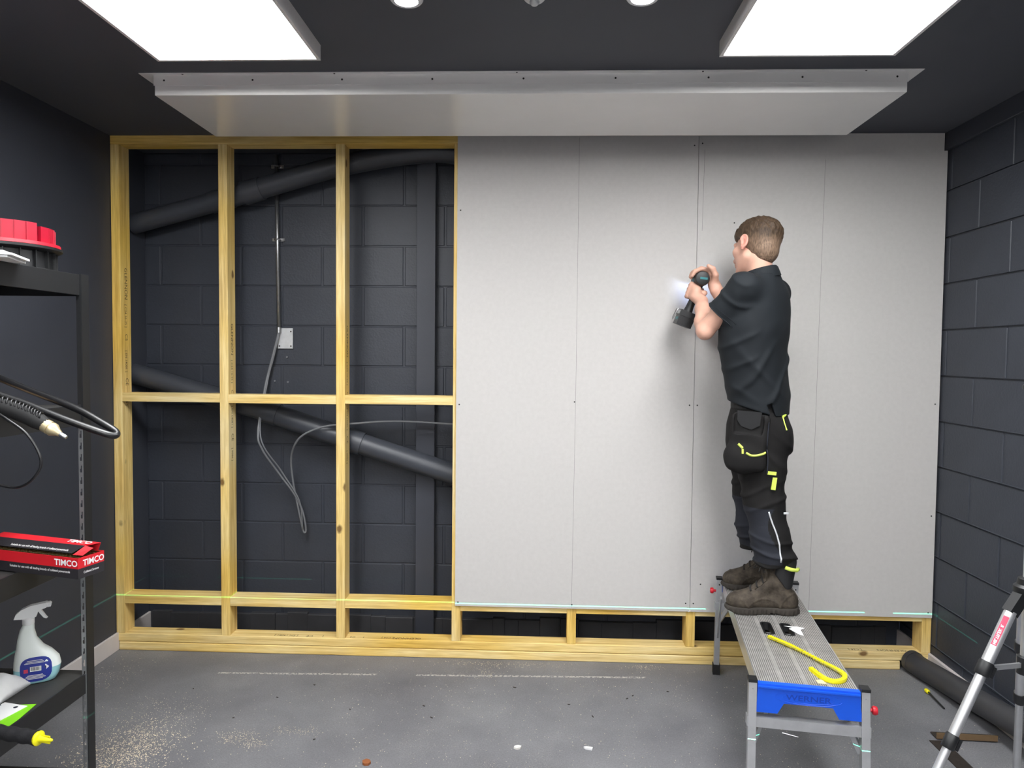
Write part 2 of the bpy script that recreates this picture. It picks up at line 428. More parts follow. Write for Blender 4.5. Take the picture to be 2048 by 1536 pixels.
# ------------------------------------------------------------------ the room
def structure():
    def st(mb, name, m, origin=(0, 0, 0)):
        o = mb.build(name, m, None, origin); o['kind'] = 'structure'; return o
    T = .12
    st(MB().box((XL-T, YR, -.12), (XR+T, YB+T, 0)), 'floor', 'floor_vinyl')
    st(MB().box((XL-T, YR, ZC), (XR+T, YB+T, ZC+.12)), 'ceiling', 'ceiling_paint')
    st(MB().box((XL-T, YR, 0), (XL, YB+T, ZC)), 'wall_left', 'wall_paint')
    st(MB().box((XL-T, YR-T, 0), (XR+T, YR, ZC)), 'wall_rear', 'white_metal')  # unseen wall, made pale to bounce light onto the front faces
    wb = st(MB().box((XL, YB+.004, 0), (XR, YB+T, ZC)), 'wall_back', 'block_paint')
    wr = st(MB().box((XR+.004, YR, 0), (XR+T, YB+.004, ZC)), 'wall_right', 'block_paint')
    # concrete blocks, painted over: one shared mesh a wall
    def block_mesh(nm, L, H, d, ax):
        bm = bmesh.new(); bmesh.ops.create_cube(bm, size=1)
        for v in bm.verts:
            q = Vector((v.co.x*L, v.co.y*d, v.co.z*H)) if ax == 0 else Vector((v.co.y*d, v.co.x*L, v.co.z*H))
            v.co = q
        bmesh.ops.bevel(bm, geom=bm.edges[:], offset=.0035, segments=1, affect='EDGES')
        me = bpy.data.meshes.new(nm); bm.to_mesh(me); bm.free(); me.materials.append(MATS['block_paint']); return me
    rnd = random.Random(4)
    cache = {}
    def lay(wall, ax, face, z0, dz, ja, jb, pitch, lo, hi, keep):
        k = -30
        zs = [z0+dz*i for i in range(-14, 14)]
        for i, z in enumerate(zs):
            zb_, zt = max(z, .002), min(z+dz, ZC-.002)
            if zt-zb_ < .03: continue
            j = (ja if (i % 2) == 0 else jb)
            a = j-pitch*40
            while a < hi:
                b = a+pitch; s0, s1 = max(a, lo), min(b, hi)
                if s1-s0 > .04 and keep(s0, s1, zb_, zt):
                    g = .010
                    key = (ax, round(s1-s0, 3), round(zt-zb_, 3))
                    if key not in cache: cache[key] = block_mesh('block', s1-s0-g, zt-zb_-g*.55, .012, ax)
                    off = rnd.uniform(-.0008, .0008)
                    cx, cz = (s0+s1)/2, (zb_+zt)/2
                    loc = (cx, face+.006+off, cz) if ax == 0 else (face+.006+off, cx, cz)
                    link('block', cache[key], wall, loc)
                a = b
    lay(wb, 0, YB, 2.168-.2215*14+.2215*14, .2215, -1.895, -2.123, .457, XL, XR, lambda a, b, z0, z1: b < .1 or z0 < .35)
    lay(wr, 1, XR, 1.943, .226, 3.109, 3.334, .45, .3, YB, lambda a, b, z0, z1: True)
    # skirting boards and the ledge along the top of the right-hand wall
    st(MB().box((XL, YR, 0), (XL+.014, YB, .092), .002), 'baseboard_left', 'skirting_paint')
    st(MB().box((XR-.014, YR, 0), (XR+.002, YB, .088), .002), 'baseboard_right', 'skirting_paint')
    st(MB().box((XR-.018, .0, 2.594), (XR+.002, YB, ZC), .002), 'trim_1', 'wall_paint')
structure()

def screw_head(parent, p, n, r=.004, m='screw_dark', name='screw'):
    return MB().lathe([(r, 0), (r*.8, r*.35)], p, n, 8, ref=(.3, .5, .8)).build(name, m, parent)

# ------------------------------------------------------------------ timber frame
def stud_frame():
    fr = empty('stud_frame', (0, YF+.045, 0), 'pale timber stud frame nailed up across the dark block wall', 'wall frame')
    yb = YF+.09
    xs = [-2.213, -1.650, -1.042, -.439, .157, .763, 1.362, 1.944]
    studs = []
    for i, x in enumerate(xs):
        o = MB().box((x, YF, .0905), (x+.046, yb, ZC-.0455), .0015).build('stud', 'timber_upright', fr); studs.append(o)
    sp = MB().box((-2.209, YF-.001, .0465), (1.987, yb, .0905), .0035).build('sole_plate', 'timber_level', fr)
    MB().box((-2.199, YF-.002, 0), (1.842, yb-.004, .0445), .0035).build('sole_plate', 'timber_level', fr)
    MB().box((-2.213, YF, ZC-.045), (1.986, yb, ZC-.0005), .0015).build('top_plate', 'timber_level', fr)
    for i in range(len(xs)-1):
        a, b = xs[i]+.0462, xs[i+1]-.0002
        if i == 0: a -= 0
        dz = (.0, -.002, .001, .0, .0, .001, .0)[i]
        MB().box((a, YF+.0005, 1.314+dz), (b, yb, 1.359+dz), .0015).build('nogging', 'timber_level', fr)
        MB().box((a, YF+.0005, .249+dz), (b, yb, .296+dz), .0015).build('nogging', 'timber_level', fr)
    # grade stamps printed on the sides of the timber
    def stamp(st, x, ztop, f=1.):
        y = YF+.036
        for s, z, sz in (('GLENNON', ztop, .034), ('[ C24 16-25 ]', ztop-.19, .022), ('C5', ztop-.345, .03), ('[ EN 14081 ]', ztop-.43, .022), ('CE', ztop-.575, .034), ('[ 0086 ]', ztop-.65, .022)):
            text_mesh('grade_stamp', s, (x, y, z), (0, 0, -1), (0, 1, 0), sz, 'stamp_ink', st, bold=.006)
    stamp(studs[0], xs[0]+.046, 2.01); stamp(studs[1], xs[1]+.046, 1.725); stamp(studs[2], xs[2]+.046, 1.72)
    for s, x, sz in (('GLENNON', -.60, .03), ('[ C24 ]', -.745, .022), ('I', -.90, .026), ('C5', -.945, .026), ('[', -1.115, .022), ('CE', -1.17, .03), ('[ EN 14081 ]', -1.25, .024), ('GLENNON', 1.30, .03), ('[ C24 ]', 1.66, .024), ('GLENNON', 1.88, .03)):
        text_mesh('grade_stamp', s, (x, YF+.028, .0905), (-1, 0, 0), (0, -1, 0), sz, 'stamp_ink', sp, bold=.006)
    # small printed code on the lower nogging
    return fr
stud_frame()

# ------------------------------------------------------------------ plasterboard
def boards():
    def sheet(poly, origin, label, screws, pencil):
        mb = MB(); mb.prism(poly, (0, YP, 0), (1, 0, 0), (0, 0, 1), (0, 1, 0), .0122)
        o = mb.build('plasterboard', 'plasterboard_paper', None, origin)
        tag(o, label, 'plasterboard', 'grey plasterboard sheets on the timber frame')
        for x, z in screws: screw_head(o, (x, YP+.0004, z), (0, -1, 0), .0042)
        for pts in pencil:
            m2 = MB()
            for (a, b) in zip(pts[:-1], pts[1:]):
                m2.add([(a[0]-.0007, YP-.0002, a[1]), (a[0]+.0007, YP-.0002, a[1]), (b[0]+.0007, YP-.0002, b[1]), (b[0]-.0007, YP-.0002, b[1])], [(0, 1, 2, 3)])
            m2.build('pencil_line', 'pencil', o)
        return o
    z0, z1 = .278, ZC-.003
    x0, xm, x1 = -.4206, .7786, 1.985
    b1 = sheet([(x0, z0+.003), (xm-.004, z0), (xm-.001, z0+.012), (xm-.001, z1), (x0, z1)], (.18, YP, 1.4),
               'light grey plasterboard sheet beside the open timber bays', [(-.405, z) for z in (.3, 1.32)] + [(.757, z) for z in (.32, 1.33, 2.62)] + [(.18, .3), (.18, 1.34), (-.404, 2.3)],
               [[(.188, 2.66), (.186, 1.4), (.178, .285)]])
    b2 = sheet([(xm+.001, z0+.012), (xm+.004, z0), (x1, z0-.004), (x1, 2.592), (x1-.017, 2.592), (x1-.017, z1), (xm+.001, z1)], (1.38, YP, 1.4),
               'light grey plasterboard sheet behind the man, reaching the block wall', [(.796, z) for z in (.32, 1.33, 2.63)] + [(1.965, z) for z in (.3, 1.35, .79)] + [(.83, .42), (.96, 2.24)],
               [[(1.397, 2.55), (1.388, 1.8), (1.374, .3)], [(.808, 2.6), (.802, 2.2)]])
    # a white paper dab at the bottom of the joint and a grey mark on the left edge
    MB().prism([(0, 0), (.014, .004), (.007, .016)], (xm-.008, YP, z0-.002), (1, 0, 0), (0, 0, 1), (0, -1, 0), .001).build('torn_edge', 'plaster_core', b2)
boards()

# ------------------------------------------------------------------ behind the frame
def void_things():
    def pipe(pts, r, couplings, label):
        p = empty('drain_pipe', pts[0], label, 'pipe', 'painted drain pipes behind the frame')
        MB().tube(spline(pts, 6), r, 20).build('pipe_run', 'pipe_paint', p, smooth=True, auto=50)
        for a, b, rr in couplings:
            MB().tube([a, b], rr, 20).build('coupling', 'pipe_paint', p, smooth=True, auto=50)
        return p
    pipe([(XL+.002, 3.80, 2.262), (-1.73, 3.80, 2.39), (-1.59, 3.80, 2.43)], .052, [((-1.78, 3.80, 2.378), (-1.66, 3.80, 2.41), .058)], 'dark painted drain pipe sloping up from the corner behind the first bay')
    pipe([(-1.585, 3.80, 2.432), (-1.07, 3.80, 2.575), (-.62, 3.80, 2.645), (-.3, 3.80, ZC-.058)], .055, [((-1.60, 3.80, 2.428), (-1.50, 3.80, 2.456), .062)], 'dark painted drain pipe rising under the top plate to the ceiling')
    pipe([(XL+.002, 3.79, 1.455), (-1.75, 3.79, 1.33), (-1.45, 3.79, 1.25)], .055, [((-1.50, 3.79, 1.263), (-1.41, 3.79, 1.237), .062)], 'dark painted drain pipe dropping behind the middle nogging of the first bay')
    pipe([(-1.44, 3.79, 1.245), (-1.02, 3.79, 1.107), (-.44, 3.79, .925), (.2, 3.79, .72)], .057, [((-1.06, 3.79, 1.12), (-.95, 3.79, 1.085), .064)], 'dark painted drain pipe slanting down past the steel column')
    # steel column against the block wall
    cl = empty('steel_column', (-.62, 3.86, 0), 'dark painted steel column standing against the block wall', 'column', None, 'structure')
    MB().box((-.672, 3.862, .0), (-.57, 3.872, ZC), .001).build('flange', 'wall_paint', cl)
    MB().box((-.625, 3.872, .0), (-.617, 3.914, ZC)).build('web', 'wall_paint', cl)
    MB().box((-.672, 3.908, .0), (-.57, 3.918, ZC), .001).build('flange', 'wall_paint', cl)
    # conduit and blanking plate
    cd = empty('conduit', (-1.452, 3.9, 1.69), 'thin galvanised conduit clipped upright to the block wall', 'conduit')
    MB().tube([(-1.459, 3.9, 2.66), (-1.447, 3.9, 1.69)], .0105, 12).build('conduit_tube', 'galvanised', cd, smooth=True)
    for z in (2.2, 2.60):
        x = -1.459+(2.66-z)*.012
        sd = MB().box((x-.034, 3.913, z-.009), (x+.036, 3.918, z+.009), .001).tube([(x-.016, 3.914, z), (x-.013, 3.89, z), (x, 3.885, z), (x+.013, 3.89, z), (x+.016, 3.914, z)], .004, 6).build('saddle_clip', 'steel', cd)
        for dx in (-.026, .027): screw_head(cd, (x+dx, 3.913, z), (0, -1, 0), .006, 'steel')
    MB().tube([(-1.447, 3.9, 1.715), (-1.447, 3.9, 1.685)], .0135, 12).build('bush', 'galvanised', cd)
    pl = MB().box((-1.458, 3.908, 1.598), (-1.372, 3.914, 1.712), .001).build('blanking_plate', 'galv_plate', None)
    tag(pl, 'small square pale metal blanking plate below the conduit', 'plate')
    for x, z in ((-1.383, 1.693), (-1.447, 1.612), (-1.383, 1.612)): screw_head(pl, (x, 3.908, z), (0, -1, 0), .0045)
    for i, (x, z) in enumerate(((-1.408, 1.551), (-1.476, 1.417), (-1.403, 1.412))):
        o = MB().lathe([(.0055, 0), (.0055, .003), (.0035, .003), (.003, .001)], (x, 3.915, z), (0, -1, 0), 10).build('wall_plug', 'grey_cable', None)
        tag(o, ['white wall plug just under the blanking plate', 'white wall plug below the plate, near the grey cable', 'white wall plug below the plate, away from the grey cable'][i], 'wall plug', 'wall plugs in the block wall')
    c1 = [(-1.446, 3.894, 1.69), (-1.475, 3.875, 1.55), (-1.508, 3.86, 1.40), (-1.487, 3.70, 1.16), (-1.47, 3.71, 1.06), (-1.42, 3.80, .925), (-1.345, 3.84, .80), (-1.30, 3.85, .70), (-1.285, 3.86, .60), (-1.293, 3.86, .578), (-1.303, 3.86, .60)]
    c2 = [(-1.303, 3.86, .60), (-1.325, 3.85, .72), (-1.35, 3.84, .87), (-1.345, 3.80, 1.0), (-1.30, 3.74, 1.09), (-1.24, 3.715, 1.145), (-1.13, 3.71, 1.187), (-.98, 3.72, 1.203), (-.76, 3.73, 1.217), (-.46, 3.74, 1.205), (.1, 3.76, 1.17)]
    o = MB().tube(spline(c1+c2[1:], 8), .0055, 8).build('electric_cable', 'grey_cable', None, smooth=True)
    tag(o, 'long grey cable looping down from the conduit and along behind the studs', 'cable')
    o = MB().tube(spline([(-1.440, 3.894, 1.69), (-1.468, 3.875, 1.55), (-1.50, 3.86, 1.40), (-1.475, 3.70, 1.13), (-1.40, 3.80, .93), (-1.315, 3.84, .76), (-1.30, 3.85, .60)], 8), .004, 8).build('electric_cable', 'grey_cable', None, smooth=True)
    tag(o, 'thinner grey cable hanging beside the long one and ending at its low bend', 'cable')
    # chipped mortar ledge showing at the foot of the block wall
    mb = MB(); rnd = random.Random(9); x = XL+.03
    while x < 1.9:
        L = rnd.uniform(.05, .18); h = rnd.uniform(.012, .03)
        mb.box((x, YB-.02-rnd.uniform(0, .015), 0), (x+L, YB+.003, .085+h), .002); x += L
    o = mb.build('mortar_ledge', 'dark_duct', None); tag(o, 'rough grey mortar ledge along the foot of the block wall', 'mortar', None, 'stuff')
void_things()

# ------------------------------------------------------------------ ceiling
def ceiling_things():
    def panel(x0, x1, y0, y1, label):
        e = empty('ceiling_light', ((x0+x1)/2, (y0+y1)/2, ZC), label, 'ceiling light', 'square white ceiling light panels')
        zb = ZC-.054; t = .012
        fr = MB()
        fr.box((x0, y0, zb), (x1, y0+t, ZC)).box((x0, y1-t, zb), (x1, y1, ZC)).box((x0, y0+t, zb), (x0+t, y1-t, ZC)).box((x1-t, y0+t, zb), (x1, y1-t, ZC))
        fr.build('panel_frame', 'white_metal', e)
        MB().box((x0+t, y0+t, zb+.004), (x1-t, y1-t, zb+.010)).build('diffuser', 'light_diffuser', e)
    panel(-1.394, -.797, 1.37, 2.570, 'long glowing white ceiling light panel above the open timber bays')
    panel(.619, 1.224, 1.37, 2.562, 'long glowing white ceiling light panel above the work platform')
    for (y0, y1), where in (((-.77, .43), 'in the middle row'), ((-2.87, -1.67), 'in the row by the rear wall')):  # unseen panels added behind the camera to fill the front faces
        panel(-1.372, -.782, y0, y1, 'unseen added fill light panel %s, over the shelving side' % where)
        panel(.606, 1.202, y0, y1, 'unseen added fill light panel %s, over the tripod side' % where)
    for i, x in enumerate((-.424, .305)):
        e = empty('downlight', (x, 2.235, ZC), ['round white downlight nearer the open timber bays', 'round white downlight nearer the work platform'][i], 'downlight', 'round ceiling downlights')
        MB().lathe([(.052, 0), (.052, -.006), (.047, -.012), (.036, -.012), (.034, -.004)], (x, 2.235, ZC), n=32).build('bezel', 'white_plastic', e, smooth=True, auto=40)
        MB().lathe([(.033, -.003), (.033, -.007), (.02, -.009)], (x, 2.235, ZC), n=32).build('lens', 'lamp_lens', e)
    e = empty('motion_sensor', (-.027, 2.235, ZC), 'small round white sensor on the ceiling between the two downlights', 'sensor')
    MB().lathe([(.033, 0), (.033, -.008), (.027, -.014), (.02, -.016)], (-.027, 2.235, ZC), n=28).build('sensor_body', 'white_plastic', e, smooth=True, auto=40)
    MB().lathe([(.016, -.014), (.015, -.022), (.009, -.028), (.003, -.029)], (-.027, 2.235, ZC), n=20).build('sensor_lens', 'galv_plate', e, smooth=True)
    # shallow white sheet-metal box
    e = empty('ceiling_box', (-.07, 3.13, ZC), 'long shallow white metal box screwed to the ceiling above the frame', 'ceiling box')
    x0, x1, y0, y1, zb = -1.551, 1.403, 2.832, 3.37, 2.600
    MB().box((x0, y0, zb), (x1, y1, ZC-.0025), .0015).build('box_body', 'box_metal', e)
    fl = MB()
    for a, b in (((x0-.052, y0-.024, ZC-.003), (x1+.052, y0-.002, ZC-.0005)), ((x0-.052, y0-.002, ZC-.003), (x0-.002, y1, ZC-.0005)), ((x1+.002, y0-.002, ZC-.003), (x1+.052, y1, ZC-.0005))): fl.box(a, b)
    fl.build('ceiling_flange', 'box_metal', e)
    MB().box((x0-.003, y0-.003, 2.638), (x1+.003, y0-.0005, ZC-.003)).build('fixing_angle', 'box_metal', e)
    for k in range(9):
        x = x0+.04+k*(x1-x0-.08)/8
        screw_head(e, (x, y0-.003, 2.658), (0, -1, 0), .0042)
    for x in (-1.43, -.82, -.1, .62, 1.24): screw_head(e, (x, y0-.014, ZC-.003), (0, 0, -1), .0042)
ceiling_things()

# ------------------------------------------------------------------ folding work platform
PA = R(8.5)
PU = Vector((math.cos(PA), -math.sin(PA), 0)); PV = Vector((math.sin(PA), math.cos(PA), 0)); PO = Vector((.9085, 2.37, 0)); PZ = .48
def pp(u, v, z): return PO+PU*u+PV*v+Vector((0, 0, z))
def platform():
    e = empty('work_platform', pp(0, .55, 0), 'folding aluminium work platform the man stands on, with blue plastic ends', 'work platform')
    W, L = .159, 1.10
    zt = PZ
    holes = [(-.066, -.030, .435, .56), (.010, .046, .435, .56)]
    # ribbed deck, with the two carrying slots left open
    us = []
    n = 46
    for i in range(n+1): us.append(-W+2*W*i/n)
    cuts = sorted(set([0, .435, .56, L]))
    mb = MB()
    for i in range(n):
        a, b = us[i], us[i+1]; g = (b-a)*.24
        wide = i in (11, 12, 22, 23, 33, 34)
        for v0, v1 in zip(cuts[:-1], cuts[1:]):
            mid = (a+b)/2
            if any(h[0] < mid < h[1] and abs(v0-h[2]) < 1e-6 for h in holes): continue
            zz = [(a, zt-.0022), (a+g, zt), (b-g, zt), (b, zt-.0022)] if not wide else [(a, zt-.0022), (a+.0004, zt-.0016), (b-.0004, zt-.0016), (b, zt-.0022)]
            for qi, (p, q) in enumerate(zip(zz[:-1], zz[1:])):
                mb.cur = 0 if qi == 1 else 1
                mb.add([pp(p[0], v0, p[1]), pp(q[0], v0, q[1]), pp(q[0], v1, q[1]), pp(p[0], v1, p[1])], [(0, 1, 2, 3)])
    # underside skin strips
    for v0, v1 in ((0, .435), (.56, L)):
        mb.add([pp(-W, v0, zt-.006), pp(W, v0, zt-.006), pp(W, v1, zt-.006), pp(-W, v1, zt-.006)], [(0, 1, 2, 3)])
    mb.build('deck', ['aluminium_worn', 'groove_grey'], e)
    for s in (-1, 1):
        MB().beam(pp(s*(W-.004), 0, zt-.032), pp(s*(W-.004), L, zt-.032), .012, .058).build('side_rail', 'aluminium', e)
    for h in holes:
        def rr(x0, x1, y0, y1, r):
            o = []
            for cx, cy, a0 in ((x1-r, y1-r, 0), (x0+r, y1-r, 90), (x0+r, y0+r, 180), (x1-r, y0+r, 270)):
                for k in range(5): o.append((cx+r*math.cos(R(a0+k*22.5)), cy+r*math.sin(R(a0+k*22.5))))
            return o
        outer = rr(h[0]-.004, h[1]+.004, h[2]-.004, h[3]+.004, .018); inner = rr(h[0]+.002, h[1]-.002, h[2]+.003, h[3]-.003, .014)
        m = MB(); k = len(outer)
        ring = [pp(a, b, zt+.0015) for a, b in outer]+[pp(a, b, zt+.0012) for a, b in inner]+[pp(a, b, zt-.03) for a, b in inner]+[pp(a, b, zt-.004) for a, b in outer]
        f = []
        for i in range(k):
            j = (i+1) % k
            f += [(i, j, k+j, k+i), (k+i, k+j, 2*k+j, 2*k+i), (i, 3*k+i, 3*k+j, j)]
        m.add(ring, f); m.build('handle_slot', 'black_plastic', e)
        m2 = MB().obox(pp((h[0]+h[1])/2, h[2]+.068, zt-.028), PU, PV, (0, 0, 1), .016, .012, .004); m2.build('locking_bar', 'aluminium', e)
    # blue moulded ends with an arched cut-out
    def cap(v, sgn, writing):
        fl = .008 if sgn < 0 else -.004
        poly = [(-W-.002, .0), (W+.002, .0), (W+.004, -.062), (W+.004+fl, -.098 if sgn < 0 else -.064), (W-.062, -.098), (W-.082, -.062), (-W+.082, -.062), (-W+.062, -.098), (-W-.004-fl, -.098 if sgn < 0 else -.064), (-W-.004, -.062)]
        c = MB().prism(poly, pp(0, v, zt+.001), PU, (0, 0, 1), PV*sgn, .022).build('end_cap', 'blue_plastic', e)
        m = MB().prism([(-W, 0), (W, 0), (W, .006), (-W, .006)], pp(0, v-sgn*.0, zt-.012), PU, (0, 0, 1), PV*sgn, .028)
        m.build('cap_lip', 'blue_plastic', c)
        if writing:
            o = pp(0, v+sgn*.0225, zt-.040)
            text_mesh('lettering', 'WERNER', tuple(pp(.0, v+sgn*.0222, zt-.046)), PU, (0, 0, 1), .026, 'blue_lettering', c, bold=.012, align='CENTER', depth=.0006, squash=1.35)
            ov = MB().tube([pp(.105*math.cos(a), v+sgn*.0225, zt-.038+.021*math.sin(a)) for a in [2*math.pi*k/40 for k in range(40)]], .0009, 5, closed=True).build('oval_border', 'blue_plastic', c)
            MB().tube([pp(.082*math.cos(a), v+sgn*.0225, zt-.038+.0165*math.sin(a)) for a in [2*math.pi*k/40 for k in range(40)]], .0007, 5, closed=True).build('oval_border', 'blue_plastic', c)
    cap(0, -1, True); cap(L, 1, False)
    # legs
    for s in (-1, 1):
        for v, dv in ((-.006, -.035), (L+.006, .02)):
            u = s*(W+.018)
            top, foot = pp(u, v, zt+.004), pp(s*(W+.022), v+dv, .03)
            lg = MB().beam(top, foot, .026, .03, up=PV).build('leg', 'aluminium', e)
            MB().obox(top+Vector((0, 0, .003)), PU, PV, (0, 0, 1), .0145, .0175, .005).build('leg_cap', 'black_plastic', lg)
            MB().beam(foot+Vector((0, 0, .02)), Vector((foot.x, foot.y, 0)), .034, .038, up=PV).build('foot', 'black_rubber', lg)
            screw_head(lg, pp(u, v-.0155 if v < 0 else v-.0155, zt-.022), -PV, .004)
            screw_head(lg, pp(u, v-.0155 if v < 0 else v-.0155, zt-.10), -PV, .006, 'steel')
    for v in (-.012, L+.008):
        MB().beam(pp(-W-.036, v, .350), pp(W+.036, v, .350), .03, .034).build('cross_bar', 'aluminium', e)
        for s in (-1, 1):
            MB().beam(pp(s*(W+.012), v+.004, .27), pp(s*(W-.06), v+.06 if v < 0 else v-.06, .43), .012, .018).build('brace', 'aluminium', e)
    for s in (-1, 1):
        MB().beam(pp(s*(W+.02), L+.018, .18), pp(s*(W+.02), L-.12, .43), .008, .018).build('brace', 'aluminium', e)
    MB().lathe([(.006, 0), (.006, .010), (.013, .012), (.015, .018), (.013, .026), (.008, .028)], pp(W+.033, 0, .415), PU, 14).build('release_knob', 'red_plastic', e, smooth=True, auto=40)
    MB().lathe([(.006, 0), (.006, .010), (.013, .012), (.015, .018), (.013, .026), (.008, .028)], pp(-W-.033, L, .425), -PU, 14).build('release_knob', 'red_plastic', e, smooth=True, auto=40)
platform()

def deck_items():
    z = PZ
    pts = [(.905, 2.762), (.94, 2.71), (.972, 2.654), (1.021, 2.545), (1.052, 2.475), (1.058, 2.435), (1.040, 2.402), (1.007, 2.388), (.978, 2.412), (.962, 2.487)]
    path = spline([(x, y, z+.006) for x, y in pts], 10)
    e = empty('screw_strip', (1.0, 2.55, z), 'curved yellow strip of collated screws lying on the platform', 'screw strip')
    band = MB()
    for i in range(len(path)-1):
        a, b = path[i], path[i+1]; d = (b-a).normalized(); n = Vector((-d.y, d.x, 0))
        h = .0065
        band.add([a+n*h+Vector((0, 0, -.004)), a-n*h+Vector((0, 0, .003)), b-n*h+Vector((0, 0, .003)), b+n*h+Vector((0, 0, -.004)),
                  a+n*h+Vector((0, 0, -.006)), a-n*h+Vector((0, 0, .0005)), b-n*h+Vector((0, 0, .0005)), b+n*h+Vector((0, 0, -.006))],
                 [(0, 1, 2, 3), (4, 7, 6, 5), (0, 4, 5, 1), (2, 6, 7, 3), (0, 3, 7, 4), (1, 5, 6, 2)])
        # raised carriers that hold the screws
        c = (a+b)/2
        band.obox(c+Vector((0, 0, .002)), d, n, (0, 0, 1), .0022, .0075, .0045)
    band.build('plastic_strip', 'yellow_plastic', e)
    sc = MB(); k = 0
    for i in range(1, int(len(path)*.5)):
        a, b = path[i], path[i+1]; d = (b-a).normalized(); n = Vector((-d.y, d.x, 0)); c = (a+b)/2
        p, q = c-n*.024+Vector((0, 0, .010)), c+n*.012+Vector((0, 0, -.002))
        sc.tube([p, c, q-(q-p)*.05, q], [.0008, .0020, .0020, .0042], 6)
    s = sc.build('collated_screws', 'screw_zinc', e); s['kind'] = 'stuff'
    o = MB().prism([(0, .02), (.03, .006), (.012, -.004), (.034, -.05), (.05, -.062), (.056, -.01), (.078, .004), (.05, .016)], (1.002, 2.855, z+.006), (1, 0, 0), (0, 1, .08), (0, 0, 1), .0008).build('paper_scrap', 'paper', None)
    tag(o, 'torn white paper scrap on the platform beside the carrying slots', 'paper scrap')
    o = MB().prism([(-.012, -.014), (.014, -.016), (.012, .016), (-.014, .012)], (.962, 2.395, z+.001), (1, 0, 0), (0, 1, 0), (0, 0, 1), .0006).build('masking_tape', 'masking_tape', None)
    tag(o, 'small square of beige tape stuck near the blue platform end', 'tape')
deck_items()

# ------------------------------------------------------------------ steel shelving and what stands on it
SX0, SX1, SY0, SY1 = -1.965, -1.566, 1.50, 2.415
SZ = (1.830, 1.386, .900, .446, .09)
def shelving():
    e = empty('shelving_unit', ((SX0+SX1)/2, (SY0+SY1)/2, 0), 'black steel shelving unit with slotted posts by the left wall', 'shelving')
    for px in (SX0, SX1):
        for py in (SY0, SY1):
            sx = 1 if px == SX0 else -1; sy = 1 if py == SY0 else -1
            p = MB()
            p.box((min(px, px-sx*.002), min(py, py+sy*.04), 0), (max(px, px-sx*.002), max(py, py+sy*.04), SZ[0]+.006))   # plain flange
            post = p.build('post', 'shelf_steel', e)
            # slotted flange: rungs between keyhole slots, facing along the unit
            q = MB(); x0, x1 = sorted((px, px+sx*.0155)); y0, y1 = sorted((py, py-sy*.002) if py == SY0 else (py-.04, py-.042))
            xa, xb = (x0, x1)
            zs = SZ[1]-.066
            q.box((xa, y0, 0), (xa+.004, y1, zs)); q.box((xb-.004, y0, 0), (xb, y1, zs))
            z = .02
            while z < zs-.03:
                q.box((xa+.004, y0, z), (xb-.004, y1, z+.016))
                q.box((xa+.004, y0, z+.029), (xa+.007, y1, z+.04))
                z += .04
            q.box((xa+.004, y0, z), (xb-.004, y1, zs))
            MB().box((xa, y0, zs), (xb, y1, SZ[0]+.006)).build('upper_flange', 'shelf_steel', post)
            q.build('slotted_flange', 'slot_lit', post)
            MB().box((min(px-.003, px+sx*.024), min(py-sy*.004, py+sy*.044), 0), (max(px+.003, px+sx*.024), max(py-sy*.004, py+sy*.044), .02)).build('post_foot', 'black_plastic', post)
    for z in SZ:
        MB().box((SX0+.006, SY0+.006, z-.008), (SX1-.012, SY1-.006, z), .001).build('shelf_board', 'shelf_board', e)
        MB().box((SX1-.010, SY0+.003, z-.066), (SX1-.003, SY1-.003, z+.004), .001).build('shelf_beam', 'shelf_steel', e)
        MB().box((SX0+.003, SY0+.003, z-.066), (SX0+.010, SY1-.003, z+.004), .001).build('shelf_beam', 'shelf_steel', e)
        MB().box((SX0+.012, SY0+.003, z-.066), (SX1-.012, SY0+.0055, z-.009), .0005).build('end_beam', 'shelf_steel', e)
        MB().box((SX0+.012, SY1-.0055, z-.066), (SX1-.012, SY1-.003, z-.009), .0005).build('end_beam', 'shelf_steel', e)
shelving()

